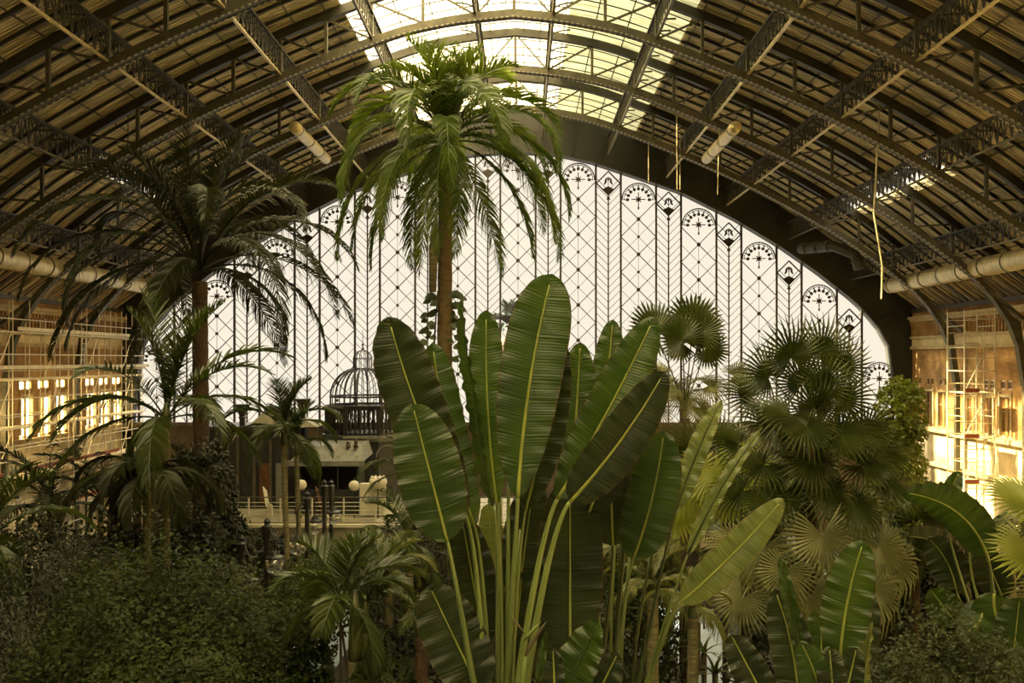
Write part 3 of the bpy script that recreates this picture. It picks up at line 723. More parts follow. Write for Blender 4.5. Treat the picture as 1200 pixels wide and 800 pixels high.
for px, h in ((417,.42),(408,.28)):
    q = P(px,0,42.5); o = MB().lathe((q.x,42.5,zr_+.55),[(.10,0),(.12,.1),(.06,.18),(.10,.26),(.05,h)],10).build('roof_ornament', M['stem']); tag(o, 'small dark urn ornament on the café kiosk roof, %s one' % ('taller' if h > .3 else 'shorter'), 'ornament')
t = empty('cafe_building', (P(300,0,43.5).x, 43.5, DZ), 'long dark café building with shaded glazed front left of the kiosk', 'building')
e0, e1 = P(228,0,43.5).x, P(345,0,43.5).x; zt2 = P(0,503,43.5).z
MB().box(((e0+e1)/2, 45, (DZ+zt2)/2), (e1-e0, 2.4, zt2-DZ)).build('body', M['kiosk'], t)
MB().box(((e0+e1)/2, 44.9, zt2+.06), (e1-e0+.3, 2.9, .14)).build('flat_roof', M['steel'], t)
for k in range(6): MB().box((e0+.4+(e1-e0-.8)*k/5, 43.72, (DZ+zt2)/2), (.1,.1,zt2-DZ)).build('post', M['steel2'], t)
for k, c in ((0,'slot'),(1,'kiosk'),(3,'slot'),(4,'grey')): MB().box((e0+.9+(e1-e0-.8)*k/5, 43.75, DZ+1.15), (.5,.05,1.9)).build('door_curtain', M[c], t)
# tent like roof behind
t = empty('canvas_canopy', (P(322,0,44).x, 44.5, zt2), 'pale canvas canopy rising above the dark café building', 'canopy')
b = MB(); q0, q1, q2 = P(288,502,44), P(318,474,44.8), P(372,500,44)
back = Vector((0,2.2,0)); b.poly([q0,q2,q1]); b.poly([q0+back,q1,q2+back]); b.poly([q0,q1,q0+back]); b.poly([q2,q2+back,q1]); b.build('canvas', M['cream'], t)
for q in (q0,q2): MB().bar((q.x,q.y,DZ+0.02),(q.x,q.y,q.z),.05).build('pole', M['steel2'], t)
MB().bar((q1.x,q1.y,zt2),(q1.x,q1.y,q1.z),.05).build('pole', M['steel2'], t)
def urn(p, sc, label):
    t = empty('planter_urn', p, label, 'planter'); x,y,z = p
    MB().lathe(p, [(.16*sc,0),(.2*sc,.05*sc),(.14*sc,.1*sc),(.26*sc,.45*sc),(.36*sc,.62*sc),(.38*sc,.66*sc),(.3*sc,.66*sc)], 14).build('pot', M['steel'], t)
urn(tuple(P(284,490,43.9)*1), 1.0, 'dark urn on the café building roof, left of the canopy'); urn(tuple(P(355,484,44.9)), 1.05, 'dark tapered urn standing high by the canopy, before the glazing')
# shelf under the second urn and first
for px, py, Y in ((284,490,43.9),(355,484,44.9)):
    p = P(px,py,Y); o = MB().box((p.x,p.y,(p.z+DZ)/2),(.22,.22,p.z-DZ-.002)).build('pedestal', M['kiosk']); tag(o, 'dark square pedestal carrying the %s urn of the café roof' % ('left' if px < 300 else 'right'), 'pedestal')
# opal globes, deck chairs, menu boards
def globe(px, py, Y, r, label):
    p = P(px,py,Y); t = empty('globe_lamp', (p.x,p.y,DZ), label, 'lamp')
    MB().ball(p, r).build('globe', M['opal'], t, True); MB().bar((p.x,p.y,DZ),(p.x,p.y,p.z-r*.9),.05).build('pole', M['steel'], t); MB().lathe((p.x,p.y,p.z-r*1.05),[(.05,-.06),(.12,0),(.12,.05)],10).build('collar', M['steel'], t)
    MB().tube([(p.x,p.y,p.z+r*.95),(p.x,p.y,p.z+r*1.5)],.015,6).build('tip', M['steel'], t)
globe(353,568,41.0,.235,'white globe lamp on the deck in front of the palm trunks')
globe(415,569,41.0,.235,'white globe lamp at the right corner of the café kiosk')
t0 = P(443,566,41.0); t = empty('globe_lamp', (t0.x,41,DZ), 'wide cream scalloped lamp standing right of the white globes', 'lamp')
MB().lathe(t0, [(.12,-.24),(.34,-.12),(.40,.05),(.36,.2),(.22,.26)], 18).build('shade', M['opal'], t, True)
for k in range(9): MB().ball(t0+Vector((.28*math.cos(2*PI*k/9),.28*math.sin(2*PI*k/9),.26)), .06, 8).build('scallop', M['opal'], t, True)
MB().bar((t0.x,41,DZ),(t0.x,41,t0.z-.2),.05).build('pole', M['steel'], t)
def lounge(px, Y, mat, label, s):
    x = P(px,0,Y).x; t = empty('deck_chair', (x,Y,DZ), label, 'chair')
    b = MB(); b.bar((x,Y,DZ+.4),(x-s*.28,Y+.5,DZ+1.2),.5,.04,(1,0,.2)); b.build('backrest', M[mat], t)
    b = MB(); b.bar((x,Y,DZ+.4),(x+s*.3,Y-.4,DZ+.36),.5,.05,(1,0,0)); b.build('seat', M[mat], t)
    for e in (-.2,.2):
        for f in (-.3,.05): MB().bar((x+e,Y+f,DZ),(x+e,Y+f,DZ+.38),.035).build('leg', M[mat], t)
lounge(314, 41.2, 'white', 'white deck chair tilted back behind the railing', 1); lounge(376, 41.3, 'slot', 'dark brown deck chair behind the railing, under the kiosk roof', 1)
p = P(437,586,41.6); o = MB().box((p.x,41.6,DZ+.75),(1.1,.4,1.4)).build('white_counter', M['white']); tag(o, 'white boxy counter beside the kiosk, behind the globe lamps', 'counter')

# ---- garden lamp posts: dark column, bracket and hanging clear glass globe
def lamppost(pxp, pyt, pxg, pyg, Y, label, r=.27):
    a = P(pxp,pyt,Y); g = P(pxg,pyg,Y-.3); t = empty('lamp_post', (a.x,Y,0), label, 'lamp post', 'garden lamp posts with glass globes')
    MB().tube([(a.x,Y,0),(a.x,Y,.5),(a.x,Y,.6),(a.x,Y,a.z-.1)], [.16,.14,.085,.075], 10).build('column', M['black'], t)
    MB().lathe((a.x,Y,a.z-.1), [(.12,-.3),(.14,0),(.07,.06),(.10,.14),(.02,.22)], 10).build('capital', M['black'], t)
    MB().tube([(a.x,Y,a.z-.35),((a.x+g.x)/2,Y-.2,a.z-.15),(g.x,g.y,a.z-.45),(g.x,g.y,g.z+r*1.25)], .025, 6).build('bracket', M['black'], t)
    gl = MB().ball(g, r).build('glass_globe', M['lampglass'], t, True)
    MB().ball(g-Vector((0,0,.03)), .07, 8).build('bulb', M['opal'], gl, True)
    c = MB(); c.lathe((g.x,g.y,g.z+r*.62), [(r*.86,0),(r*.9,.04),(r*.5,.10),(r*.25,.2)], 14)
    for k in range(8): c.ball((g.x+r*.85*math.cos(PI/4*k), g.y+r*.85*math.sin(PI/4*k), g.z+r*.68), .035, 6)
    c.build('crown_cap', M['black'], t)
lamppost(313,612,322,661,26,'black lamp post with a clear glass globe, nearest the vine mound')
lamppost(283,632,293,688,25,'leftmost black lamp post, its glass globe sunk in the foliage')
lamppost(360,580,349,640,29,'black lamp post with glass globe beneath the white globe lamp')
lamppost(380,566,369,617,32,'tall black lamp post standing clear before the deck railing')
lamppost(388,566,391,606,35,'slim black lamp post farthest back, before the café kiosk')
lamppost(818,560,823,612,30,'dark lamp post behind the yellow fan leaves', .24)
lamppost(850,712,825,718,24,'lamp post with clear globe over the pale paving, bottom right')
for px, py, l in ((20,587,'glass globe lamp before the scaffolding, leftmost'),(62,575,'glass globe lamp before the scaffolding, middle one'),(101,564,'glass globe lamp before the scaffolding, rightmost')):
    p = P(px,py,33); t = empty('globe_lamp', (p.x,p.y,0), l, 'lamp', 'glass lamps before the scaffolding')
    MB().ball(p,.15).build('globe', M['lampglass'], t, True); MB().ball(p,.06,8).build('bulb', M['opal'], t, True); MB().tube([(p.x,p.y,0),(p.x,p.y,p.z-.15)],.035,6).build('pole', M['black'], t)
    MB().lathe((p.x,p.y,p.z+.1),[(.1,0),(.12,.03),(.03,.1)],10).build('cap', M['black'], t)
# ------------------------------------------------------------------ plant builders
def rot(v, axis, a): return Matrix.Rotation(a, 3, axis) @ v
def frond_mesh(name, mat, L, e0, bend, ll, n=42, lw=.045, hang=.5, fwd=48, gap=.16, seed=0, vee=20, rr=.022, power=1.3, stiff=0):
    """pinnate frond along +X from the origin, arching to elevation e0-bend; returns mesh"""
    rd = random.Random(seed); mb = MB(); N_ = 26; pts = [Vector((0,0,0))]; tan = []
    side = rd.uniform(-.12,.12)
    for i in range(N_):
        t = (i+.5)/N_; e = R(e0-bend*t**power); d = Vector((math.cos(e), side*t, math.sin(e))).normalized(); tan.append(d); pts.append(pts[-1]+d*(L/N_))
    tan.append(tan[-1])
    mb.tube(pts, [rr*(1-.85*i/N_)+.003 for i in range(N_+1)], 5)
    for k in range(n):
        t = gap+(1-gap)*(k+.5)/n; f = t*N_; i = min(N_-1, int(f)); p = pts[i].lerp(pts[i+1], f-i); d = tan[i]
        up = Vector((0,0,1)); sd = up.cross(d)
        if sd.length < .05: sd = Vector((0,1,0))
        sd.normalize(); nr = d.cross(sd).normalized()
        if nr.z < 0 and abs(d.z) < .7: nr = -nr
        ln = ll*(math.sin(PI*min(1,(.12+.86*(t-gap)/(1-gap))))**.6)*rd.uniform(.85,1.1)
        for s in (-1, 1):
            if rd.random() < .03: continue
            a = R(fwd*(1.15-.55*t)+rd.uniform(-7,7)); 
            dr = (d*math.cos(a)+sd*s*math.sin(a)); dr = (dr+nr*math.tan(R(vee+rd.uniform(-9,9)))).normalized()
            w = lw*(.6+.5*math.sin(PI*t)); m = 4; c = p.copy(); dd = dr.copy(); rows = []; ta = R(rd.uniform(20,70)); ct = math.cos(ta); stw = math.sin(ta)
            for j in range(m+1):
                q = j/m; ww = w*(.55 if j == 0 else (1, .95, .6, .04)[j-1]); wd = dd.cross(nr)
                if wd.length < .05: wd = d.copy()
                wd.normalize(); wd = wd*ct+dd.cross(wd)*stw*s
                wd.normalize(); rows.append((c+wd*ww/2, c-wd*ww/2)); dd = (dd+Vector((0,0,-hang*(.25+q)/m*1.7))).normalized(); c = c+dd*(ln/m)
            n0 = len(mb.v)
            for a_, b_ in rows: mb.v += [tuple(a_), tuple(b_)]
            for j in range(m): mb.f.append((n0+2*j, n0+2*j+1, n0+2*j+3, n0+2*j+2))
    return mb.mesh(name, mat, False)
def palm_trunk(t, base, top, r0, r1, mat, lean=0, rings=True, crown=None, crownr=None):
    base = Vector(base); top = Vector(top); n = 40; pts = []; rr = []
    for i in range(n+1):
        q = i/n; p = base.lerp(top, q)+Vector((lean*math.sin(PI*q),0,0)); pts.append(p); rr.append((r0+(r1-r0)*q)*(1+.35*max(0,1-q*12))*(1+(.03 if i % 2 else -.02)))
    MB().tube(pts, rr, 12).build('trunk', M[mat], t, True)
    if crown:
        L_ = crown; cr = crownr or r1*1.15; MB().tube([top-Vector((0,0,.02)), top+Vector((0,0,L_*.15)), top+Vector((0,0,L_*.6)), top+Vector((0,0,L_))], [r1, cr, cr*.85, cr*.35], 12).build('crownshaft', M['crown'], t, True)
def pinnate_crown(t, heart, meshes, n, tiers, spin=0, name='frond', sc=(.9,1.1), seed=1, roll=10, skip=None):
    """meshes: list per tier index; tiers: function i -> mesh index and extra pitch"""
    rd = random.Random(seed)
    for i in range(n):
        az = spin+i*2.39996+rd.uniform(-.15,.15); k = tiers(i, n)
        if skip and skip(az, k): continue
        s = rd.uniform(*sc); Mx = Matrix.Translation(heart) @ Matrix.Rotation(az,4,'Z') @ Matrix.Rotation(R(rd.uniform(-6,6)),4,'Y') @ Matrix.Rotation(R(rd.uniform(-roll,roll)),4,'X') @ Matrix.Scale(s,4)
        inst(meshes[k % len(meshes)], name, t, Mx)
def tier_fn(m): return lambda i, n: min(m-1, int(i/n*m))
def fan_mesh(name, mat, r, n=34, arc=300, split=.5, droop=.25, seed=0, w=1.0, cup=.18, pleat=.03):
    """palmate blade in the XY plane, hub at origin, middle finger along +X"""
    rd = random.Random(seed); mb = MB(); st = R(arc)/n
    def pt(a, q, z=0):
        rad = r*q; return Vector((rad*math.cos(a), rad*math.sin(a)*1.0, cup*r*q*q*abs(math.sin(a/2))+z-droop*r*max(0,q-split)**2*1.6))
    for k in range(n):
        a = -R(arc)/2+st*(k+.5); fl = (.72+.28*math.cos(a*.5))*rd.uniform(.93,1.04); am, a0, a1 = a, a-st/2, a+st/2
        z = pleat*r
        hub = Vector((0,0,0)); s1 = fl*split; s2 = fl*(split+(1-split)*.45)
        A = pt(a0, s1); Mv = pt(am, s1, z); B = pt(a1, s1)
        n0 = len(mb.v); mb.v += [tuple(hub), tuple(A), tuple(Mv), tuple(B)]; mb.f += [(n0,n0+1,n0+2),(n0,n0+2,n0+3)]
        dz = rd.uniform(-.5,.3)*droop*r*.3; k1 = .32*w
        A2 = pt(am-st*k1, s2, dz*.3); M2 = pt(am, s2, z*.7+dz*.3); B2 = pt(am+st*k1, s2, dz*.3); T = pt(am+rd.uniform(-.02,.02), fl, dz-rd.random()*droop*r*.25)
        n1 = len(mb.v); mb.v += [tuple(A2), tuple(M2), tuple(B2), tuple(T)]
        mb.f += [(n0+1,n1,n1+1,n0+2),(n0+2,n1+1,n1+2,n0+3),(n1,n1+3,n1+1),(n1+1,n1+3,n1+2)]
    return mb.mesh(name, mat, False)
def fan_leaf(t, heart, hub, axis, normal, mesh, sc=1.0, pr=.018, mat='petiole', sag=.12):
    heart = Vector(heart); hub = Vector(hub); mid = heart.lerp(hub,.5)+Vector((0,0,sag*(hub-heart).length))
    pts = [heart.lerp(mid,q).lerp(mid.lerp(hub,q),q) for q in [i/6 for i in range(7)]]
    x = Vector(axis).normalized(); z = Vector(normal); z = (z-x*z.dot(x)).normalized(); y = z.cross(x)
    lf = inst(mesh, 'fan_leaf', t, Matrix.Translation(hub) @ place(x,y,z) @ Matrix.Scale(sc,4))
    MB().tube(pts, [pr,pr,pr,pr*.8,pr*.8,pr*.7,pr*.6], 6).build('petiole', M[mat], t)
def fan_crown(t, heart, meshes, n, plen, seed=1, lo=-35, hi=80, sc=(.85,1.1), pr=.018, mat='petiole'):
    rd = random.Random(seed)
    for i in range(n):
        az = i*2.39996+rd.uniform(-.2,.2); q = (i+.5)/n; el = R(hi+(lo-hi)*q+rd.uniform(-6,6)); L_ = plen*rd.uniform(.85,1.1)*(.8+.3*math.sin(PI*q))
        d = Vector((math.cos(az)*math.cos(el), math.sin(az)*math.cos(el), math.sin(el))); hub = Vector(heart)+d*L_-Vector((0,0,.12*L_*q))
        ax = Vector((d.x, d.y, d.z-.45-.4*q)).normalized(); nr = Vector((-d.x*math.sin(el), -d.y*math.sin(el), math.cos(el)))+Vector((rd.uniform(-.25,.25),rd.uniform(-.25,.25),.1))
        fan_leaf(t, heart, hub, ax, nr, meshes[i % len(meshes)], rd.uniform(*sc), pr, mat)
def blob_leaves(centres, n, size, seed=0, jit=.22, squash=.55, hang=.3, aspect=.55, rough=.22):
    """leafy shell over displaced ellipsoids; centres = [(x,y,z,rx,ry,rz)]"""
    rg = np.random.default_rng(seed); mb = MB(); A = np.array([c[3]*c[5]+c[3]*c[4]+c[4]*c[5] for c in centres]); A = A/A.sum()
    V = []; Fc = []
    for ci, c in enumerate(centres):
        m = int(n*A[ci]); d = rg.normal(size=(m,3)); d /= np.linalg.norm(d,axis=1)[:,None]; d[:,2] = np.where(d[:,2] < -.45, -d[:,2], d[:,2])
        # lumpy radius
        ph = rg.uniform(0,6.28,(8,)); fr = rg.normal(size=(8,3))*4.0
        lump = sum(np.sin(d@fr[k]+ph[k]) for k in range(8))/8*2; fr2 = rg.normal(size=(8,3))*11; lump2 = sum(np.sin(d@fr2[k]+ph[k]) for k in range(8))/8*2
        rad = 1+rough*lump*.6+rough*.45*lump2-jit*rg.random(m)**1.6+.04*rg.normal(size=m)
        p = np.stack([c[0]+d[:,0]*c[3]*rad, c[1]+d[:,1]*c[4]*rad, c[2]+d[:,2]*c[5]*rad],1)
        # leaf axis: outward and drooping, random
        nrm = d*.8+rg.normal(size=(m,3))*.55+np.array([0,-.1,.35]); nrm /= np.linalg.norm(nrm,axis=1)[:,None]
        ax = rg.normal(size=(m,3))+np.array([0,0,-hang*2]); ax -= nrm*(ax*nrm).sum(1)[:,None]; ax /= np.linalg.norm(ax,axis=1)[:,None]
        sd = np.cross(nrm,ax); s = size*rg.uniform(.6,1.25,m)[:,None]; w = s*aspect/2
        v = np.stack([p-ax*s*.5, p+sd*w+nrm*w*.35, p+ax*s*.5, p-sd*w+nrm*w*.35],1).reshape(-1,3)
        n0 = sum(len(q) for q in V); V.append(v); idx = n0+4*np.arange(m); Fc += [(int(i),int(i+1),int(i+2),int(i+3)) for i in idx]
    mb.v = np.concatenate(V).tolist(); mb.f = Fc; return mb
def shrub(name, label, cat, centres, n, size, mat, seed, group=None, stems=5, **kw):
    c0_ = centres[0]; t = empty(name, (c0_[0],c0_[1],0), label, cat, group)
    blob_leaves(centres, n, size, seed, **kw).build('foliage', M[mat], t)
    rd = random.Random(seed)
    for k in range(stems):
        c = centres[k % len(centres)]; top = Vector((c[0]+rd.uniform(-.4,.4)*c[3], c[1]+rd.uniform(-.3,.3)*c[4], c[2]+c[5]*.45))
        bs = Vector((c0_[0]+rd.uniform(-.3,.3)*c0_[3], c0_[1]+rd.uniform(-.3,.3)*c0_[4], 0)); mid = bs.lerp(top,.5)+Vector((rd.uniform(-.2,.2),rd.uniform(-.2,.2),0))
        r_ = max(.03,.012*top.z); MB().tube([bs,mid,top],[r_,r_*.7,r_*.3],6).build('stem', M['stem'], t)
    return t

def paddle(t, base, tip, width, mat, c_bow=0.0, d_bow=0.0, roll=0.0, fold=16, ripple=.012, widest=.38, midr=.011, pet=None, petr=.018, petmat='petiole', curl=0.0, asym=0, seed=0, mid=True, rib='midrib', petbow=0.0, bp=.5):
    """big oblong leaf: base/tip world points; width metres; bow sideways / in depth; roll about the midrib; optional petiole down to pet"""
    rd = random.Random(seed); base = Vector(base); tip = Vector(tip); ax = (tip-base); L_ = ax.length; x = ax/L_
    tocam = (Vector((0,0,CH))-(base+tip)/2).normalized(); sd = x.cross(tocam).normalized(); nz = sd.cross(x).normalized()
    NL, NW = 56, 6; pts = []; 
    def cen(q): return base+x*(L_*q)+sd*(c_bow*L_*4*q*(1-q))+nz*(d_bow*L_*4*q*(1-q))
    mb = MB(); uv = []
    ph1, ph2 = rd.uniform(0,6), rd.uniform(0,6)
    for i in range(NL+1):
        q = i/NL; c = cen(q); tg = (cen(min(1,q+.01))-cen(max(0,q-.01))).normalized(); s1 = (sd-tg*sd.dot(tg)).normalized(); n1 = s1.cross(tg).normalized()
        rl = roll+curl*q; s2 = s1*math.cos(rl)+n1*math.sin(rl); n2 = -s1*math.sin(rl)+n1*math.cos(rl)
        w = (1-(1-min(1,q/widest))**2.3)**bp if q < widest else max(0,1-((q-widest)/(1-widest))**2.7)**.56
        w = max(.012, w)*width/2
        for j in range(-NW, NW+1):
            u = j/NW; f = R(fold)*(1-.35*abs(u)); ww = w*(1+asym*(1 if u > 0 else -1))
            rip = ripple*abs(u)**1.5*(math.sin(q*L_*38+ph1+(2 if u > 0 else 0))+.6*math.sin(q*L_*71+ph2+u))+.012*math.sin(q*9+ph2)*abs(u)
            v = c+s2*(ww*u*math.cos(f))+n2*(ww*abs(u)*math.sin(f)+rip-.10*w*u*u)
            mb.v.append(tuple(v)); uv.append((u, q*L_))
    m = 2*NW+1
    for i in range(NL):
        for j in range(2*NW): a = i*m+j; mb.f.append((a,a+1,a+m+1,a+m))
    lf = mb.build('leaf', M[mat], t, True, uv)
    if mid:
        MB().tube([cen(q/20)+nz*.004 for q in range(20)], [midr*(1-.8*q/20)+.0015 for q in range(20)], 6).build('midrib', M[rib], lf, True)
    if pet is not None:
        pet = Vector(pet); tg = (cen(.03)-cen(0)).normalized(); ctrl = base-tg*((base-pet).length*.14)+sd*petbow; n = 14
        ptsx = []
        for i in range(n+1):
            q = i/n; ptsx.append(base.lerp(ctrl,q).lerp(ctrl.lerp(pet,q),q))
        MB().tube(ptsx, [petr*(.62+.75*(i/n)**1.5) for i in range(n+1)], 8).build('petiole', M[petmat], t, True)
    return lf
# ------------------------------------------------------------------ the great paddle-leaved plant in front
FY = 8.0
t = empty('giant_paddle_plant', (P(585,0,FY).x, FY, 0), 'giant paddle-leaved plant with a fan of tall stalks, centre foreground', 'plant')
def PL(bx, by, tx, ty, w, mat, Yb=FY, Yt=None, pet=None, pY=FY, T=None, **k):
    Yt = Yb if Yt is None else Yt
    pb = P(pet[0], pet[1], pY) if pet else None
    return paddle(T or t, P(bx,by,Yb), P(tx,ty,Yt), w*(Yb+Yt)/2/F, mat, pet=pb, **k)
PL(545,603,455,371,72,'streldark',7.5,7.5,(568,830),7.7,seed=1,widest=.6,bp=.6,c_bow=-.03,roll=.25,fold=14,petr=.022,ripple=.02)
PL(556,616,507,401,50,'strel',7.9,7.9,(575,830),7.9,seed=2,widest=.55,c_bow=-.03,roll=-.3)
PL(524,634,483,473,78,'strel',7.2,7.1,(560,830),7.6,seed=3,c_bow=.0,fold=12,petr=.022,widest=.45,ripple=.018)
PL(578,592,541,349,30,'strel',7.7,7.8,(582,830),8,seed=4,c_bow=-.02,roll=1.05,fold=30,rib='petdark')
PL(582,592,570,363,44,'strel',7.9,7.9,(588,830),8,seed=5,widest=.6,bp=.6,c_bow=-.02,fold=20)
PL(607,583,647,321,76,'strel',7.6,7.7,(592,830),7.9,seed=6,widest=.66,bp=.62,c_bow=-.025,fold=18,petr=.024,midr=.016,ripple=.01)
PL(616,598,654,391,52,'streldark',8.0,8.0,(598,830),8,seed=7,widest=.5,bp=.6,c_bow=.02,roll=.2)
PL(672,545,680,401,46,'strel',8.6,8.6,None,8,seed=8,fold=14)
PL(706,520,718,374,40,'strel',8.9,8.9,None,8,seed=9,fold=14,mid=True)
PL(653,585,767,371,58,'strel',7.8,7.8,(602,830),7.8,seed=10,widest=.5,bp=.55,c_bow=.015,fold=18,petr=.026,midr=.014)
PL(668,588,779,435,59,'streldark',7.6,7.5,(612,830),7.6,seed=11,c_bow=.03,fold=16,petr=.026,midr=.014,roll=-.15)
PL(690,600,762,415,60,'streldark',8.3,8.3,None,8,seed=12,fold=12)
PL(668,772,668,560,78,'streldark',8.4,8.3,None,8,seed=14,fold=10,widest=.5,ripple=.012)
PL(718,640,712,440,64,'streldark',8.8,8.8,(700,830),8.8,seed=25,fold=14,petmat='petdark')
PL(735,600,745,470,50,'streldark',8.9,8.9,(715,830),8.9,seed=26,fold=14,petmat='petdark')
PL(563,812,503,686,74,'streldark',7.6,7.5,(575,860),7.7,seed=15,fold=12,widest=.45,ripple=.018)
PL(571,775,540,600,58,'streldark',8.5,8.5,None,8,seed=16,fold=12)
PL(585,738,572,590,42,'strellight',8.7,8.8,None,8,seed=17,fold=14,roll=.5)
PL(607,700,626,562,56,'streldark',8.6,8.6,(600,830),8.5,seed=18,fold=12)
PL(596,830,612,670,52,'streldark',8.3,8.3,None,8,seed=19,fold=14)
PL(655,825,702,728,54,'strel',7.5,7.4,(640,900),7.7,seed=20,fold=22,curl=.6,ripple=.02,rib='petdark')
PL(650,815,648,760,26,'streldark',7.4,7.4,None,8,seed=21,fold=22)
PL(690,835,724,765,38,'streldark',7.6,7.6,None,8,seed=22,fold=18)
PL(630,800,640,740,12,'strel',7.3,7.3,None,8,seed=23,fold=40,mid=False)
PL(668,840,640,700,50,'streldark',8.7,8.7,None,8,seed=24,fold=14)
for k,(bx,by,ex,ey) in enumerate(((585,560,590,840),(596,540,594,840),(640,660,607,840),(610,620,590,850),(566,690,577,850))):
    MB().tube([P(bx,by,8.15),P(bx*.55+ex*.45,(by+ey)/2,8.05),P(ex,ey,8.0)],[.013,.02,.03],8).build('petiole', M['petiole'], t, True)
# trunk sheath going to the ground, out of frame
for k, dx in enumerate((-14, 0, 15, 32)):
    q = P(585+dx, 830, FY-.1*(k%2)); MB().tube([(q.x*.6+P(590,0,FY).x*.4,FY,0),(q.x*.9,FY,CH-6),(q.x,q.y,q.z)],[.13,.10,.06],10).build('stalk_sheath', M['stem'], t, True)
# bird-of-paradise flower
b = MB(); q0_ = P(618,757,7.4)
MB().tube([P(604,840,7.5),P(612,800,7.45),P(617,765,7.4)],[.02,.017,.014],8).build('flower_stalk', M['petiole'], t, True)
MB().tube([P(616,768,7.4),P(622,755,7.38),P(632,740,7.36),P(640,728,7.35)],[.012,.02,.012,.002],8).build('flower_bract', M['bract'], t, True)
MB().tube([P(614,750,7.4),P(621,742,7.38),P(634,728,7.36)],[.010,.018,.002],8).build('flower_bract', M['petiole'], t, True)
MB().tube([P(614,742,7.4),P(606,730,7.38),P(598,722,7.36)],[.006,.01,.001],6).build('flower_petal', M['bract'], t, True)

# second clump to the right
t2 = empty('giant_paddle_plant', (P(750,0,9.2).x, 9.2, 0), 'second paddle-leaved plant right of centre with slender spread stalks', 'plant')
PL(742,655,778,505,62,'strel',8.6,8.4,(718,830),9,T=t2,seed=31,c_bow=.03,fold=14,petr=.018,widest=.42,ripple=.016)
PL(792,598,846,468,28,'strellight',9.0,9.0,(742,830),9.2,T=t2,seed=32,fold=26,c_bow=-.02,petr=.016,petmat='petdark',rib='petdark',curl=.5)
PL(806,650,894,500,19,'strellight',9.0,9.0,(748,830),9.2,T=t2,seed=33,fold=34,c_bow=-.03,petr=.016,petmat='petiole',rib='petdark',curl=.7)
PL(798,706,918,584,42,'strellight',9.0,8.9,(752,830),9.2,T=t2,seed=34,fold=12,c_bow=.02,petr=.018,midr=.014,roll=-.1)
for k,(bx,by,ex,ey) in enumerate(((722,610,716,840),(730,600,722,840),(738,650,726,840),(764,640,736,840),(700,590,708,840))):
    MB().tube([P(bx,by,9.4),P((bx+ex)/2-3,(by+ey)/2,9.4),P(ex,ey,9.3)],[.012,.016,.022],8).build('petiole', M['petdark' if k%2 else 'petiole'], t2, True)
for dx in (-30,-12,6):
    q = P(750+dx,830,9.2); MB().tube([(q.x*.8+.2,9.2,0),(q.x,9.2,CH-5),(q.x,9.2,q.z)],[.12,.09,.05],10).build('stalk_sheath', M['stem'], t2, True)

# banana bottom right
t3 = empty('banana_plant', (P(975,0,8.8).x, 8.8, 0), 'banana-like plant with ribbed upright leaves at the bottom right', 'plant')
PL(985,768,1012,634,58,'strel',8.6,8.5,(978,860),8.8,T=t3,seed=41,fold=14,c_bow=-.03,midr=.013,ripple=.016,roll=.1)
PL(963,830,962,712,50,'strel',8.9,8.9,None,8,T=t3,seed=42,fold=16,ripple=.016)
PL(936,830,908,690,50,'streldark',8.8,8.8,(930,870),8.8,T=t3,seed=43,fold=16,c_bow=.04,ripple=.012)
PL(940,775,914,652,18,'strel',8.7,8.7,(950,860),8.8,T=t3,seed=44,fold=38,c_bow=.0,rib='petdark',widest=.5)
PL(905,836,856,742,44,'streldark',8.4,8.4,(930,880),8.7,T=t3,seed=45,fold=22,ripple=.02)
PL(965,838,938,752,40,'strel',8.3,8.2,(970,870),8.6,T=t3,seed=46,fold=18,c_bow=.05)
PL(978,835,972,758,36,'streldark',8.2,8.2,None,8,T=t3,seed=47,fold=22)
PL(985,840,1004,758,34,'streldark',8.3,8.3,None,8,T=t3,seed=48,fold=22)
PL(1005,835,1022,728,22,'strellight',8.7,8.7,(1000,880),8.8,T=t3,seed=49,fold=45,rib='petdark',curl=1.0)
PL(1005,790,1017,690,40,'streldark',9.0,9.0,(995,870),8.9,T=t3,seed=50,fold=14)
q = P(975,850,8.8); MB().tube([(q.x,8.8,0),(q.x,8.8,3),(q.x,8.8,q.z+.1)],[.16,.15,.10],12).build('pseudostem', M['petdark'], t3, True)

# arching banana on the right, further back
t4 = empty('banana_plant', (P(1160,0,14).x, 14, 0), 'banana plant with broad leaves arching over before the right wall', 'plant')
hb = (1168,690)
PL(1158,655,1058,577,50,'strel',13.4,13.0,(hb[0],hb[1]+60),14,T=t4,seed=61,c_bow=.14,fold=-14,midr=.02,petr=.03,ripple=.03,roll=.3)
PL(1110,612,1124,552,24,'strel',13.8,13.8,(1140,720),14,T=t4,seed=62,fold=25,c_bow=-.05)
PL(1140,640,1182,600,26,'strel',14.2,14,(1150,720),14,T=t4,seed=63,fold=-12,c_bow=.1)
PL(1150,700,1122,745,46,'strel',13.2,13,(1165,760),14,T=t4,seed=64,fold=-10,c_bow=-.2,midr=.018)
PL(1165,695,1215,760,56,'strel',13.0,12.8,(1165,760),14,T=t4,seed=65,fold=-12,c_bow=.22,midr=.018)
PL(1120,690,1088,630,44,'streldark',14.3,14.3,(1160,770),14,T=t4,seed=66,fold=14,c_bow=.08)
PL(1130,660,1062,628,34,'streldark',14.6,14.4,(1165,760),14,T=t4,seed=67,fold=-12,c_bow=.1)
PL(1120,730,1090,690,40,'strel',13.6,13.5,(1160,800),14,T=t4,seed=68,fold=12)
PL(1175,700,1150,640,40,'streldark',14.6,14.6,(1170,760),14,T=t4,seed=69,fold=14)
PL(1185,790,1195,700,50,'strel',12.8,12.7,(1180,850),13.6,T=t4,seed=70,fold=14)
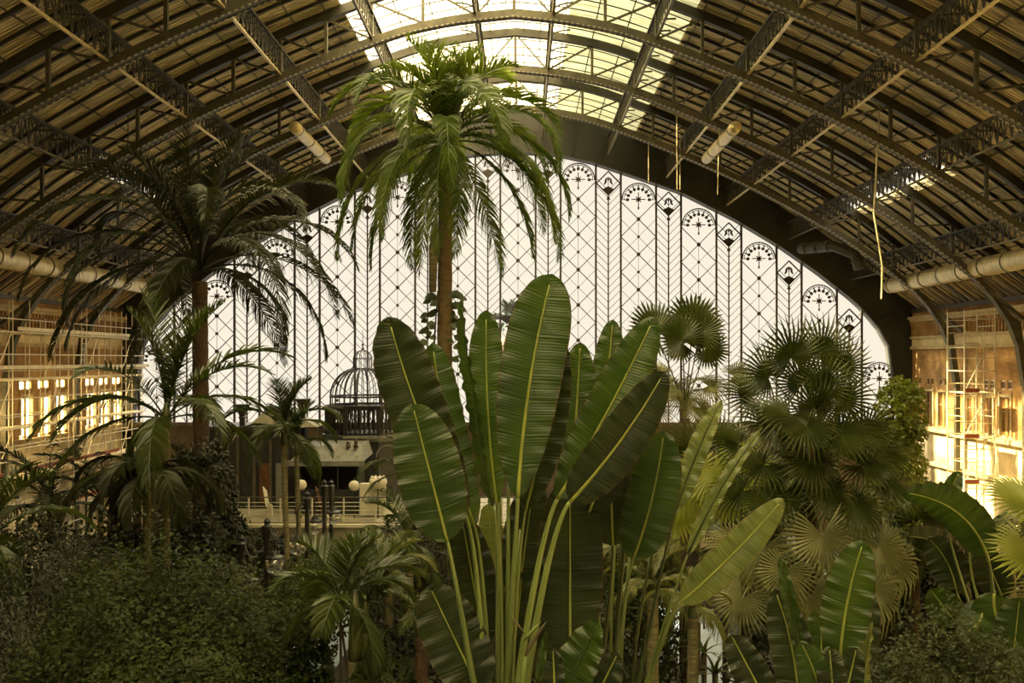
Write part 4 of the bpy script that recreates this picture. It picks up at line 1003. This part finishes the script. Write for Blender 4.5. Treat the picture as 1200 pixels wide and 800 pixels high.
for k in range(3):
    q = P(1160+9*k,760,14+.25*k); MB().tube([(q.x+.05,q.y,0),(q.x,q.y,2.5),(q.x,q.y,q.z+.6)],[.17,.14,.07],12).build('pseudostem', M['petdark'], t4, True)

# ------------------------------------------------------------------ feather palms
def D(px, Y): return px*Y/F
# king palm, tall, centre left
KY = 26.0; hk = P(524,168,KY)
t = empty('king_palm', (P(519,0,KY).x, KY, 0), 'tall palm with a full feathery crown reaching the skylight, left of centre', 'palm tree')
palm_trunk(t, (P(519,0,KY).x,KY,0), P(522,215,KY), .26, .19, 'trunk', crown=1.25, crownr=.21)
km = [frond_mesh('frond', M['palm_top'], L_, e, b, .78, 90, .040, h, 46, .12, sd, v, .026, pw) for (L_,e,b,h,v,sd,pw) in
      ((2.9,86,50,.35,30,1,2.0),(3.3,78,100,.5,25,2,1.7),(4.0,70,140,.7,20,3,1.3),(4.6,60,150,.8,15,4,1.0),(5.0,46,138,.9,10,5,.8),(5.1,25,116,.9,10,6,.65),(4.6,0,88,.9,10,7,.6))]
pinnate_crown(t, hk, km, 42, tier_fn(7), .4, seed=3)
MB().tube([P(507,342,KY-.3),P(508,290,KY-.25),P(511,250,KY-.2)],[.10,.13,.02],8).build('dry_sheath', M['trunkp'], t, True)
# queen palm, dark, left
QY = 30.0; hq = P(234,318,QY)
t = empty('queen_palm', (P(236,0,QY).x, QY, 0), 'large dark palm with wispy drooping fronds before the left of the glazing', 'palm tree')
palm_trunk(t, (P(238,0,QY).x,QY,0), P(234,330,QY), .27, .24, 'trunkf')
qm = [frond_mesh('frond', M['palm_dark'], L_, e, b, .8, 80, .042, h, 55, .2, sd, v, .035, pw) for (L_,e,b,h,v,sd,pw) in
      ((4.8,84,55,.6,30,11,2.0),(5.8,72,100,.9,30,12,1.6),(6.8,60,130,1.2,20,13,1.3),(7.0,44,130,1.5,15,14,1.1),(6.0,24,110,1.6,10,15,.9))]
pinnate_crown(t, hq, qm, 36, tier_fn(5), 1.0, seed=8, roll=25)
# kentia, left, nearer
NY = 21.0; hn_ = P(195,492,NY)
t = empty('kentia_palm', (P(195,0,NY).x, NY, 0), 'slim palm with broad arching fronds on a pale ringed trunk, lower left', 'palm tree')
palm_trunk(t, (P(192,0,NY).x,NY,0), P(195,500,NY), .11, .085, 'trunkp', crown=.55, crownr=.11)
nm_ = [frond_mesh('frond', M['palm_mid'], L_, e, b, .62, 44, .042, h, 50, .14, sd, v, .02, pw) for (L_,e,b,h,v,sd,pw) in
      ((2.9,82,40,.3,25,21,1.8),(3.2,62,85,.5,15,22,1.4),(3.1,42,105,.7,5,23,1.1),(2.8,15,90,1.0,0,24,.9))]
pinnate_crown(t, hn_, nm_, 18, tier_fn(4), 0.2, seed=5)
# hanging dark fronds, very near the kentia
SY = 30.0
t = empty('slender_palm', (P(335,0,SY).x, SY, 0), 'slender twin-trunked palm before the café kiosk, thin pale trunks', 'palm tree')
palm_trunk(t, (P(341,0,SY).x,SY,0), P(332,520,SY), .10, .085, 'trunkp', crown=.55, crownr=.11)
palm_trunk(t, (P(350,0,SY+.3).x,SY+.3,0), P(347,532,SY+.3), .09, .075, 'trunkp', lean=.06, crown=.45, crownr=.10)
sm_ = [frond_mesh('frond', M['palm_mid'], L_, e, b, .6, 40, .04, h, 50, .14, sd, v, .02, pw) for (L_,e,b,h,v,sd,pw) in
      ((1.8,80,50,.4,25,31,1.8),(2.2,60,105,.6,15,32,1.3),(2.3,36,110,.8,5,33,1.1),(2.2,8,85,1.0,0,34,.9))]
pinnate_crown(t, P(333,505,SY), sm_, 13, tier_fn(4), .3, seed=6)
pinnate_crown(t, P(348,520,SY+.3), sm_, 9, tier_fn(4), 1.3, seed=7, sc=(.75,.95))
# areca, lower centre left
AY = 13.0
t = empty('areca_palm', (P(410,0,AY).x, AY, 0), 'small palm with a smooth green crownshaft, bottom left of centre', 'palm tree')
palm_trunk(t, (P(420,0,AY).x,AY,0), P(416,772,AY), .11, .09, 'trunkp', crown=.95, crownr=.095)
am = [frond_mesh('frond', M['palm_mid'], L_, e, b, .5, 40, .036, h, 50, .2, sd, v, .016, pw) for (L_,e,b,h,v,sd,pw) in
      ((1.3,78,55,.3,20,41,1.7),(1.55,60,105,.4,15,42,1.4),(1.6,40,115,.6,5,43,1.2),(1.5,15,100,.9,0,44,.9))]
pinnate_crown(t, P(402,706,AY), am, 11, tier_fn(4), .5, seed=9, sc=(.75,.92))
t = empty('areca_palm', (P(428,0,15).x, 15, 0), 'thin-stemmed green palm standing directly behind the bottom left one', 'palm tree')
palm_trunk(t, (P(432,0,15.5).x,15.5,0), P(428,740,15.5), .08, .06, 'crown', crown=.6, crownr=.07)
pinnate_crown(t, P(430,705,15.5), am, 9, tier_fn(4), 2.1, seed=10, sc=(.8,.95))
# drooping pale palm behind the paddle plant left side
pp = [frond_mesh('frond', M['palm_mid'], L_, e, b, .5, 44, .034, h, 52, .12, sd, v, .02, pw) for (L_,e,b,h,v,sd,pw) in
      ((1.9,75,70,.5,20,51,1.6),(2.3,52,110,.8,10,52,1.2),(2.4,25,100,1.0,0,53,1.0))]
pl = [frond_mesh('frond', M['palm_pale'], L_, e, b, .5, 44, .034, h, 52, .12, sd, v, .02, pw) for (L_,e,b,h,v,sd,pw) in
      ((1.7,75,80,.5,20,54,1.6),(2.0,52,115,.8,10,55,1.2),(2.0,25,110,1.0,0,56,1.0))]
def small_palm(px, py, Y, n, ms, sc, seed, label, tr='trunkp', r=.08, name='feather_palm', lean=0):
    h = P(px,py,Y); t = empty(name, (h.x+lean,Y,0), label, 'palm tree'); palm_trunk(t, (h.x+lean,Y,0), h-Vector((0,0,.1)), r*1.2, r, tr, crown=.3, crownr=r*1.1)
    pinnate_crown(t, h, ms, n, tier_fn(3), seed, seed=seed, sc=(sc*.85,sc*1.1)); return t
small_palm(487,560,29,13,pp,.95,61,'feathery palm half hidden behind the left paddle leaves, beside the pavilion')
small_palm(480,640,20,14,pp,.8,62,'bushy dark palm low behind the left stalks of the paddle plant')
small_palm(455,668,17,12,pl,.55,63,'palm with paler fronds just right of the bottom left palm')
small_palm(494,735,12.5,8,pp,.35,64,'stubby palm with a stout brown trunk beside the lowest left paddle leaf','trunkf',.09)
small_palm(172,560,20,12,[frond_mesh('frond', M['palm_dark'], 2.4, 60, 135, .7, 40, .07, 1.0, 50, .12, 71, 0, .022, 1.0), frond_mesh('frond', M['palm_dark'], 2.6, 40, 125, .7, 40, .07, 1.0, 50, .12, 72, 0, .022, 1.0), frond_mesh('frond', M['palm_dark'], 2.4, 20, 108, .7, 40, .07, 1.0, 50, .12, 73, 0, .022, 1.0)],.8,65,'dark palm with long hanging fronds, left of the pale ringed trunk')
small_palm(60,600,24,12,[frond_mesh('frond', M['palm_dark'], 2.6, e, b, .5, 50, .04, .8, 50, .1, 74, 10, .022, 1.2) for e,b in ((75,70),(50,100),(30,110))],1,66,'dark feathery palm low before the left scaffolding')
small_palm(118,585,26,11,[frond_mesh('frond', M['palm_dark'], 2.6, e, b, .5, 50, .04, .8, 50, .1, 75, 10, .022, 1.2) for e,b in ((75,70),(50,100),(30,110))],.9,67,'dark feathery palm between the left wall lamps and the slim palm')
small_palm(-20,640,15,10,pp,.9,68,'dark palm cut by the left edge of the view')
small_palm(765,690,15,14,pl,.62,69,'palm with pale narrow fronds seen between the spread stalks','trunkp',.09)
small_palm(812,712,12.5,10,pl,.42,70,'small ringed palm with short pale fronds over the pale paving','trunkp',.07)
small_palm(760,650,19,12,pl,.75,71,'bushy pale palm behind the right paddle plant stalks')
small_palm(800,470,27,13,pl,.6,73,'narrow-leaved palm under the small fan palm','trunkp',.09)
small_palm(1185,655,16,9,pp,.6,74,'small dark palm at the right edge behind the broad leaves')

# ------------------------------------------------------------------ fan palms
fm = [fan_mesh('fan_leaf', M['fan'], .80, 32, 300, .38, .45, s, .9, .3, .045) for s in (1,2,3)]
fmp = [fan_mesh('fan_leaf', M['fan_pale'], .80, 34, 290, .34, .7, s) for s in (4,5,6)]
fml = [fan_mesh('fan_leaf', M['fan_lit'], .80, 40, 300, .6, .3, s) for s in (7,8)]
GY = 15.0
t = empty('large_fan_palm', (P(944,0,GY).x, GY, 0), 'large fan palm with dense star-shaped leaves and shaggy brown trunk, right', 'palm tree')
tr_ = MB().tube([(P(940,0,GY).x,GY,0),(P(944,0,GY).x,GY,4),P(945,620,GY),P(943,520,GY),P(940,490,GY)],[.24,.2,.17,.16,.10],12).build('trunk', M['trunkf'], t, True)
hg = P(940,500,GY)
# (hub px, py, dY, radius px, axis dir px(dx,dy), tilt of face)
for k,(hx,hy,dy,r,ax,ay,m,nx,nz_) in enumerate((
    (928,418,-.5,60,-.1,1,0,0,.35),(962,412,.2,55,.5,1,1,.2,.4),(900,440,-.2,52,-.8,.7,2,-.3,.4),(965,452,-.6,50,.7,.5,0,.2,.3),(985,468,.1,52,1,.5,1,.4,.5),
    (905,500,-.6,60,-1,.2,2,-.2,.5),(880,465,.2,50,-1,.4,0,-.3,.6),(925,487,-.9,62,-.4,-.2,1,0,.7),(985,510,-.7,62,1,.0,2,.3,.7),(1015,505,.1,50,1,.3,0,.4,.6),
    (950,540,-1.0,60,.2,-1,1,.1,.8),(895,545,-.5,62,-1,-.3,2,-.2,.9),(1010,545,-.4,62,1,-.2,0,.2,.9),(970,575,-.9,60,.4,-1,1,.1,.8),(920,575,-.7,55,-.5,-1,2,-.1,.8),
    (1040,570,.1,55,1,-.3,0,.3,.9),(870,575,.2,55,-1,-.4,1,-.3,.9),(940,450,.5,55,0,1,2,0,.2),(1000,590,-.9,58,.6,-.8,0,.1,.8),(865,520,.4,50,-1,.1,1,-.2,.6),(985,430,.6,50,.6,1,2,.2,.3),(900,590,-1,50,-.6,-.8,0,-.1,.8),
    (1035,535,.5,50,1,.1,1,.2,.8),(955,478,-.5,56,.1,.6,0,.1,.4),(920,520,-.2,56,-.3,.2,1,0,.5),(960,515,.3,56,.3,.3,2,0,.5),(945,500,-1.2,55,.1,-.5,2,0,.7))):
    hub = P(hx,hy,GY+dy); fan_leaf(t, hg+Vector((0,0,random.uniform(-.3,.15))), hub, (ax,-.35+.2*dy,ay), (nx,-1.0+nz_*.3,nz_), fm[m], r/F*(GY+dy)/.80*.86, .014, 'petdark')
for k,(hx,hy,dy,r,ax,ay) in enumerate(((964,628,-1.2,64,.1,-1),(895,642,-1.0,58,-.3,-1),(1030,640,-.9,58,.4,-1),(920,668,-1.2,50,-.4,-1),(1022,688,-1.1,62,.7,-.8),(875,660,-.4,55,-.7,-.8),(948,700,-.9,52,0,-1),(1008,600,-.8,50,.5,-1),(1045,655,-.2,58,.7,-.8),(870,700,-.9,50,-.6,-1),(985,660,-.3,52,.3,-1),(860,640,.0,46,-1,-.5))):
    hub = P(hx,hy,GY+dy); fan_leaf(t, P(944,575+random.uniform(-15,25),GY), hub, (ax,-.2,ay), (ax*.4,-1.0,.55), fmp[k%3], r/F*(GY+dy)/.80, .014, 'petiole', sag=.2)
# small fan palm before the glazing
UY = 23.0
t = empty('small_fan_palm', (P(803,0,UY).x, UY, 0), 'small fan palm with upright round leaves before the arched glazing', 'palm tree')
MB().tube([(P(803,0,UY).x,UY,0),(P(803,0,UY).x,UY,5),P(803,490,UY)],[.16,.13,.12],12).build('trunk', M['trunkf'], t, True)
hu = P(803,478,UY)
for k,(hx,hy,r,ax,ay,m,yw) in enumerate(((800,398,32,-.6,.9,0,.2),(820,390,34,.6,1,1,-.4),(800,402,28,-.9,.3,0,0),(768,388,40,-.8,1,1,.5),(812,380,40,0,1,0,-.3),(828,408,30,1,.1,1,0))):
    fan_leaf(t, hu, P(hx,hy,UY+.2*k-.4), (ax,-.1,ay), (.1*ax+yw,-1,.1), fan_mesh('fan_leaf', M['fan'], r*UY/F, 34, 320, .62, .1, 80+k), 1, .018, 'petdark', sag=.02)
for k,(hx,hy,r,ax,ay) in enumerate(((784,450,30,-1,.1),(778,438,28,-1,.4),(830,452,30,1,0),(800,462,26,-.2,-1),(862,440,34,1,.2),(770,478,28,-.8,-.8),(820,478,28,.6,-.9))):
    fan_leaf(t, hu, P(hx,hy,UY-.3+.1*k), (ax,-.3,ay), (0,-.8,.7), fmp[k%3], r*UY/F/.8, .014, 'petiole')
# yellow-green hanging fans behind the stalks
VY = 18.0
t = empty('yellow_fan_palm', (P(835,0,VY).x, VY, 0), 'fan palm with yellow-green hanging leaves behind the folded right paddle leaves', 'palm tree')
MB().tube([(P(878,0,VY).x,VY,0),P(872,680,VY),P(852,610,VY),P(838,560,VY)],[.13,.12,.11,.10],12).build('trunk', M['trunkf'], t, True)
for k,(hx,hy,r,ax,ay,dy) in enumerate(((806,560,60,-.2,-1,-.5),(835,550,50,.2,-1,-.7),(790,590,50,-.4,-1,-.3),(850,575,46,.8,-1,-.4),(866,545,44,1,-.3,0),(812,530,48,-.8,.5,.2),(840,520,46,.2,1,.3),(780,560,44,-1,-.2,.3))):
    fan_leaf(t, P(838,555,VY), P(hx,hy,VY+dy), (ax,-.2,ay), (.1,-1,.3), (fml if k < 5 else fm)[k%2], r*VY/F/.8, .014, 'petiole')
# fan palm cut by the right edge
EY = 13.0
t = empty('edge_fan_palm', (P(1262,0,EY).x, EY, 0), 'fan palm coloured as if sunlit, reaching in from the right edge', 'palm tree')
MB().tube([(P(1262,0,EY).x,EY,0),P(1262,610,EY)],[.18,.15],12).build('trunk', M['trunkf'], t, True)
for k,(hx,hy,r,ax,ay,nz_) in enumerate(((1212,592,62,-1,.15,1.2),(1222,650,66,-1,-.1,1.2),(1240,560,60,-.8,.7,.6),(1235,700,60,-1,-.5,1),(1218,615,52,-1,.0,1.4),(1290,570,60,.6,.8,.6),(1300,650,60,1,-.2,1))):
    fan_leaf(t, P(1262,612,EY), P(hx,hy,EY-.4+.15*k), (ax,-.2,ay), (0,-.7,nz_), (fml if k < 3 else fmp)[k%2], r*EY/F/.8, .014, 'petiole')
t = empty('low_fan_palm', (P(1070,0,17).x, 17, 0), 'fan palm filling the gap between the large fan palm and the broad banana leaves', 'palm tree')
MB().tube([(P(1070,0,17).x,17,0),P(1070,650,17)],[.14,.12],12).build('trunk', M['trunkf'], t, True)
fan_crown(t, P(1070,640,17), [fan_mesh('fan_leaf', M['fan'], .7, 32, 300, .5, .4, 91)], 15, .75, 92)
t = empty('low_fan_palm', (P(884,0,21).x, 21, 0), 'dark fan palm low behind the yellow fan leaves', 'palm tree')
MB().tube([(P(884,0,21).x,21,0),P(884,590,21)],[.14,.12],12).build('trunk', M['trunkf'], t, True)
fan_crown(t, P(884,590,21), [fan_mesh('fan_leaf', M['fan'], .8, 32, 300, .5, .4, 93)], 16, .85, 94)

# ------------------------------------------------------------------ climbing vine on the king palm, vine tree on the right
t = empty('climbing_vine', tuple(P(516,400,KY-.4)), 'broad-leaved climbing vine clasping the tall palm trunk', 'climbing plant')
rd = random.Random(4); b = MB()
for k in range(64):
    px = 519+rd.choice((-1,1))*rd.uniform(4,20); py = rd.uniform(340,440); p = P(px,py,KY-.1+rd.uniform(-.45,.3)); a = rd.uniform(-.7,.7)+(PI if px < 519 else 0); s = rd.uniform(.16,.28)
    x = Vector((math.cos(a), rd.uniform(-.5,.1), -.45)).normalized(); n_ = Vector((rd.uniform(-.4,.4),-.7,.6)); y = n_.cross(x).normalized(); n_ = x.cross(y)
    b.poly([p, p+x*s*.35+y*s*.48, p+x*s*.75+y*s*.4, p+x*s*1.2, p+x*s*.75-y*s*.4, p+x*s*.35-y*s*.48])
b.build('foliage', M['palm_mid'], t); MB().tube([P(512,470,KY-.3),P(509,400,KY-.35),P(513,340,KY-.3)],[.03,.03,.015],6).build('stem', M['stem'], t)
TYv = 20.0; c = P(1058,520,TYv)
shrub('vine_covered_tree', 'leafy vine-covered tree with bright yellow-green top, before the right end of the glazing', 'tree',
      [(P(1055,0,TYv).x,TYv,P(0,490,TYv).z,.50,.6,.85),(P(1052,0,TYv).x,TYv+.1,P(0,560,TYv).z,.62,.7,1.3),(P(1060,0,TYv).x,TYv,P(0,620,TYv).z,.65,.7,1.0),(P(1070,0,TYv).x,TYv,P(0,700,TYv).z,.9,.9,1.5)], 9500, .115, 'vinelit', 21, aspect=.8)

# ------------------------------------------------------------------ shrubs and ground planting
def sp_(px, pytop, Y, wpx, hz=None, dy=None):
    """ellipsoid whose crown tops out at the given photo height; half width in px"""
    top = P(px,pytop,Y); rx = wpx*Y/F; rz = hz or min(rx*1.1, top.z*.6); return (top.x, Y, top.z-rz, rx, dy or rx*.9, rz)
shrub('vine_mound', 'wide mound of small-leaved creeper filling the lower left', 'shrub',
      [sp_(215,652,13.5,135,2.2,1.6),sp_(120,690,12.6,110,2.2,1.4),sp_(290,692,13.4,80,1.8,1.3),sp_(215,742,12.0,150,1.8,1.2),sp_(110,770,11.4,120,1.8,1.2)], 46000, .072, 'vine', 31, stems=8, aspect=.7, rough=.36, jit=.26)
shrub('creeper_bush', 'dense creeper bush between the vine mound and the bottom left palm', 'shrub', [sp_(348,708,14.2,42,1.0,.8),sp_(285,745,13.0,34,1.2,.6)], 7000, .085, 'vine', 32, aspect=.8)
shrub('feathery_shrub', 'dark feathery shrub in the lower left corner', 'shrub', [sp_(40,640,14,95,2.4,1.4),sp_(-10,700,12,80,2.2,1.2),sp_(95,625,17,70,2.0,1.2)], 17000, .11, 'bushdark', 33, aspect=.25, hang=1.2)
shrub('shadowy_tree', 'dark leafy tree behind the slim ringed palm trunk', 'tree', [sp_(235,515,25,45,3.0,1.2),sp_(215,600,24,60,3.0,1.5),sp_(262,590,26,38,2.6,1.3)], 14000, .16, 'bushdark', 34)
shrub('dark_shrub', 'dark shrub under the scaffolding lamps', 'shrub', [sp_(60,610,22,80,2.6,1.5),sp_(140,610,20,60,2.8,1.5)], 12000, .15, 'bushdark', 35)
shrub('fern_bush', 'bright green feathery bush beneath the hanging lamp globes', 'shrub', [sp_(395,640,22,48,1.1,.9),sp_(360,655,21,38,1.0,.9)], 6500, .12, 'fern', 36, aspect=.3, hang=.6)
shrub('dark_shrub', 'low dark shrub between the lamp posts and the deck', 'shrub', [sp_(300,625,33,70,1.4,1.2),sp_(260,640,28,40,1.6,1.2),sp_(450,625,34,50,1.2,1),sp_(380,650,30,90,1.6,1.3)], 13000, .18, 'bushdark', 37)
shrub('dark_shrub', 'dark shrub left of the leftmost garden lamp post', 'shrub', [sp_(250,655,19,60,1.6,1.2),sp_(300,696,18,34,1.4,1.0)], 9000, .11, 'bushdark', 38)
shrub('fern_thicket', 'dense thicket of fine dark foliage behind the left paddle stalks', 'shrub', [sp_(490,600,25,50,2.0,1.3),sp_(470,650,22,50,1.8,1.3),sp_(520,640,21,60,2.4,1.3)], 14000, .14, 'palm_dark', 39, aspect=.35)
shrub('dark_shrub', 'dark shrub under the palms at the bottom, left of the lowest paddle leaf', 'shrub', [sp_(455,735,15,38,1.6,1.0),sp_(500,700,15.5,45,1.8,1.0),sp_(520,770,13,50,1.4,.9)], 9000, .10, 'bushdark', 40)
shrub('leafy_bush', 'small-leaved green bush by the stout brown stub trunk', 'shrub', [sp_(440,765,13.0,32,.6,.6),sp_(470,775,12.6,30,.6,.6)], 4000, .07, 'vine', 41)
shrub('thicket', 'shady thicket glimpsed between the spread stalks right of centre', 'shrub', [sp_(720,560,22,70,2.6,1.5),sp_(750,600,21,38,2.4,1.5),sp_(720,660,19,80,2.2,1.3),sp_(640,640,20,80,2.4,1.3)], 20000, .13, 'vine', 42)
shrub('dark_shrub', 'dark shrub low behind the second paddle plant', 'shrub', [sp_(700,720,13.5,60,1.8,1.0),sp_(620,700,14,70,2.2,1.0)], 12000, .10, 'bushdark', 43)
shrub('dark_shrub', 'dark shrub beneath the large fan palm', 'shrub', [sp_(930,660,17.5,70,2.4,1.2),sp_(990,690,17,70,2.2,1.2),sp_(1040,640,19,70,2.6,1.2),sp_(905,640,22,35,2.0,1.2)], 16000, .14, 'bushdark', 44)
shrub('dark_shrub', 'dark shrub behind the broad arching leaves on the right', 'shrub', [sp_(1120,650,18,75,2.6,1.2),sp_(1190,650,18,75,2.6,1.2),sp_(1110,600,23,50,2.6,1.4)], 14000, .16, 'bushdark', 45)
shrub('low_bush', 'spreading small-leaved bush in the bottom right corner', 'shrub', [sp_(1115,722,11.5,85,1.5,.9),sp_(1060,762,11,55,1.0,.7),sp_(1175,745,11.2,70,1.3,.8),sp_(1040,790,10.8,60,.8,.7)], 20000, .060, 'bushr', 46, aspect=.5)
# spiky rosettes: dracaena by the paving and on the deck edge
def rosette(px, py, Y, n, L_, mat, label, seed):
    h = P(px,py,Y); t = empty('spiky_plant', (h.x,h.y,0), label, 'plant'); rd = random.Random(seed)
    MB().tube([(h.x,h.y,0),tuple(h)],[.05,.04],8).build('stem', M['stem'], t)
    for k in range(n):
        az = k*2.4; el = R(80-75*k/n); pts = [Vector(h)]; mb = MB(); c = Vector(h); rows = []
        for j in range(6):
            d = Vector((math.cos(az)*math.cos(el), math.sin(az)*math.cos(el), math.sin(el))); s = Vector((-math.sin(az), math.cos(az), 0)); w = .022*(1-(j/5)**2)+.002; rows.append((c+s*w, c-s*w)); c = c+d*L_/5; el -= .22
        for (a,b_),(c_,d_) in zip(rows, rows[1:]): mb.quad(a,b_,d_,c_)
        mb.build('leaf', M[mat], t)
rosette(838,790,12.5,18,.42,'palm_mid','spiky green rosette at the foot of the pale paving, bottom right',3)
rosette(272,640,30,16,.9,'palm_dark','spiky dark plant against the deck fascia, left side',4)
rosette(825,765,13.4,14,.4,'palm_mid','second smaller spiky rosette beside the ringed palm trunk',5)
rosette(455,620,33,14,.8,'palm_dark','spiky plant by the right end of the deck railing',6)
# outdoor palm, hazy, beyond the glass
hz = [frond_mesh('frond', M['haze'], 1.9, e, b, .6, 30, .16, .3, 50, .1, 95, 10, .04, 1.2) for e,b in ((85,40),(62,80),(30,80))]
h = P(600,386,62); t = empty('outdoor_palm', (h.x,62,0), 'hazy grey-green palm standing outside beyond the glass', 'palm tree')
palm_trunk(t, (h.x,62,0), h-Vector((0,0,.6)), 1.3, .8, 'stem'); pinnate_crown(t, h, hz, 30, tier_fn(3), .3, seed=12)
# ground
for x0_, x1_ in ((-21.5,-8.9),(-5.9,5.0),(7.6,21.5)):  # dark beds added so bright floor does not show between shrubs
    struct(MB().box(((x0_+x1_)/2, 33.5, .12), (x1_-x0_, 11, .3)).build('floor', M['soil']), 'planting bed soil added before the deck to darken the gaps')
struct(MB().box((-13,18,.12),(17,20,.3)).build('floor', M['soil']), 'planting bed soil on the left')
struct(MB().box((14,17,.12),(14,18,.3)).build('floor', M['soil']), 'planting bed soil on the right')
# ------------------------------------------------------------------ sky, sun, camera
w = bpy.data.worlds.new('sky'); SC.world = w; w.use_nodes = True; N = w.node_tree.nodes; L = w.node_tree.links; N.clear()
out = N.new('ShaderNodeOutputWorld'); bg = N.new('ShaderNodeBackground'); tc = N.new('ShaderNodeTexCoord'); sp = N.new('ShaderNodeSeparateXYZ')
L.new(tc.outputs['Generated'], sp.inputs[0])
r = N.new('ShaderNodeMapRange'); r.interpolation_type = 'SMOOTHSTEP'; r.inputs[1].default_value = .24; r.inputs[2].default_value = .62; r.inputs[3].default_value = 1.0; r.inputs[4].default_value = 8.5
L.new(sp.outputs[2], r.inputs[0]); L.new(r.outputs[0], bg.inputs[1]); bg.inputs[0].default_value = (.975,.88,.72,1); L.new(bg.outputs[0], out.inputs[0])
sl = bpy.data.lights.new('sun', 'SUN'); sl.energy = 75; sl.angle = R(1.0); sl.color = (1,.88,.64)
so = bpy.data.objects.new('sun', sl); COL.objects.link(so); so.location = (-30, 30, 40)
d = Vector((25, -3.0, -19.5)); so.rotation_euler = d.to_track_quat('-Z', 'Y').to_euler()
cam = bpy.data.cameras.new('camera'); cam.sensor_width = 36; cam.lens = 33.0; cam.shift_x = -.01; cam.shift_y = 22/1200; cam.clip_start = .05; cam.clip_end = 400
co = bpy.data.objects.new('camera', cam); COL.objects.link(co); co.location = (0, 0, CH); co.rotation_euler = (PI/2, 0, 0); SC.camera = co
vs = SC.view_settings; vs.view_transform = 'Standard'; vs.look = 'None'; vs.exposure = 0; vs.gamma = 1; vs.use_curve_mapping = False
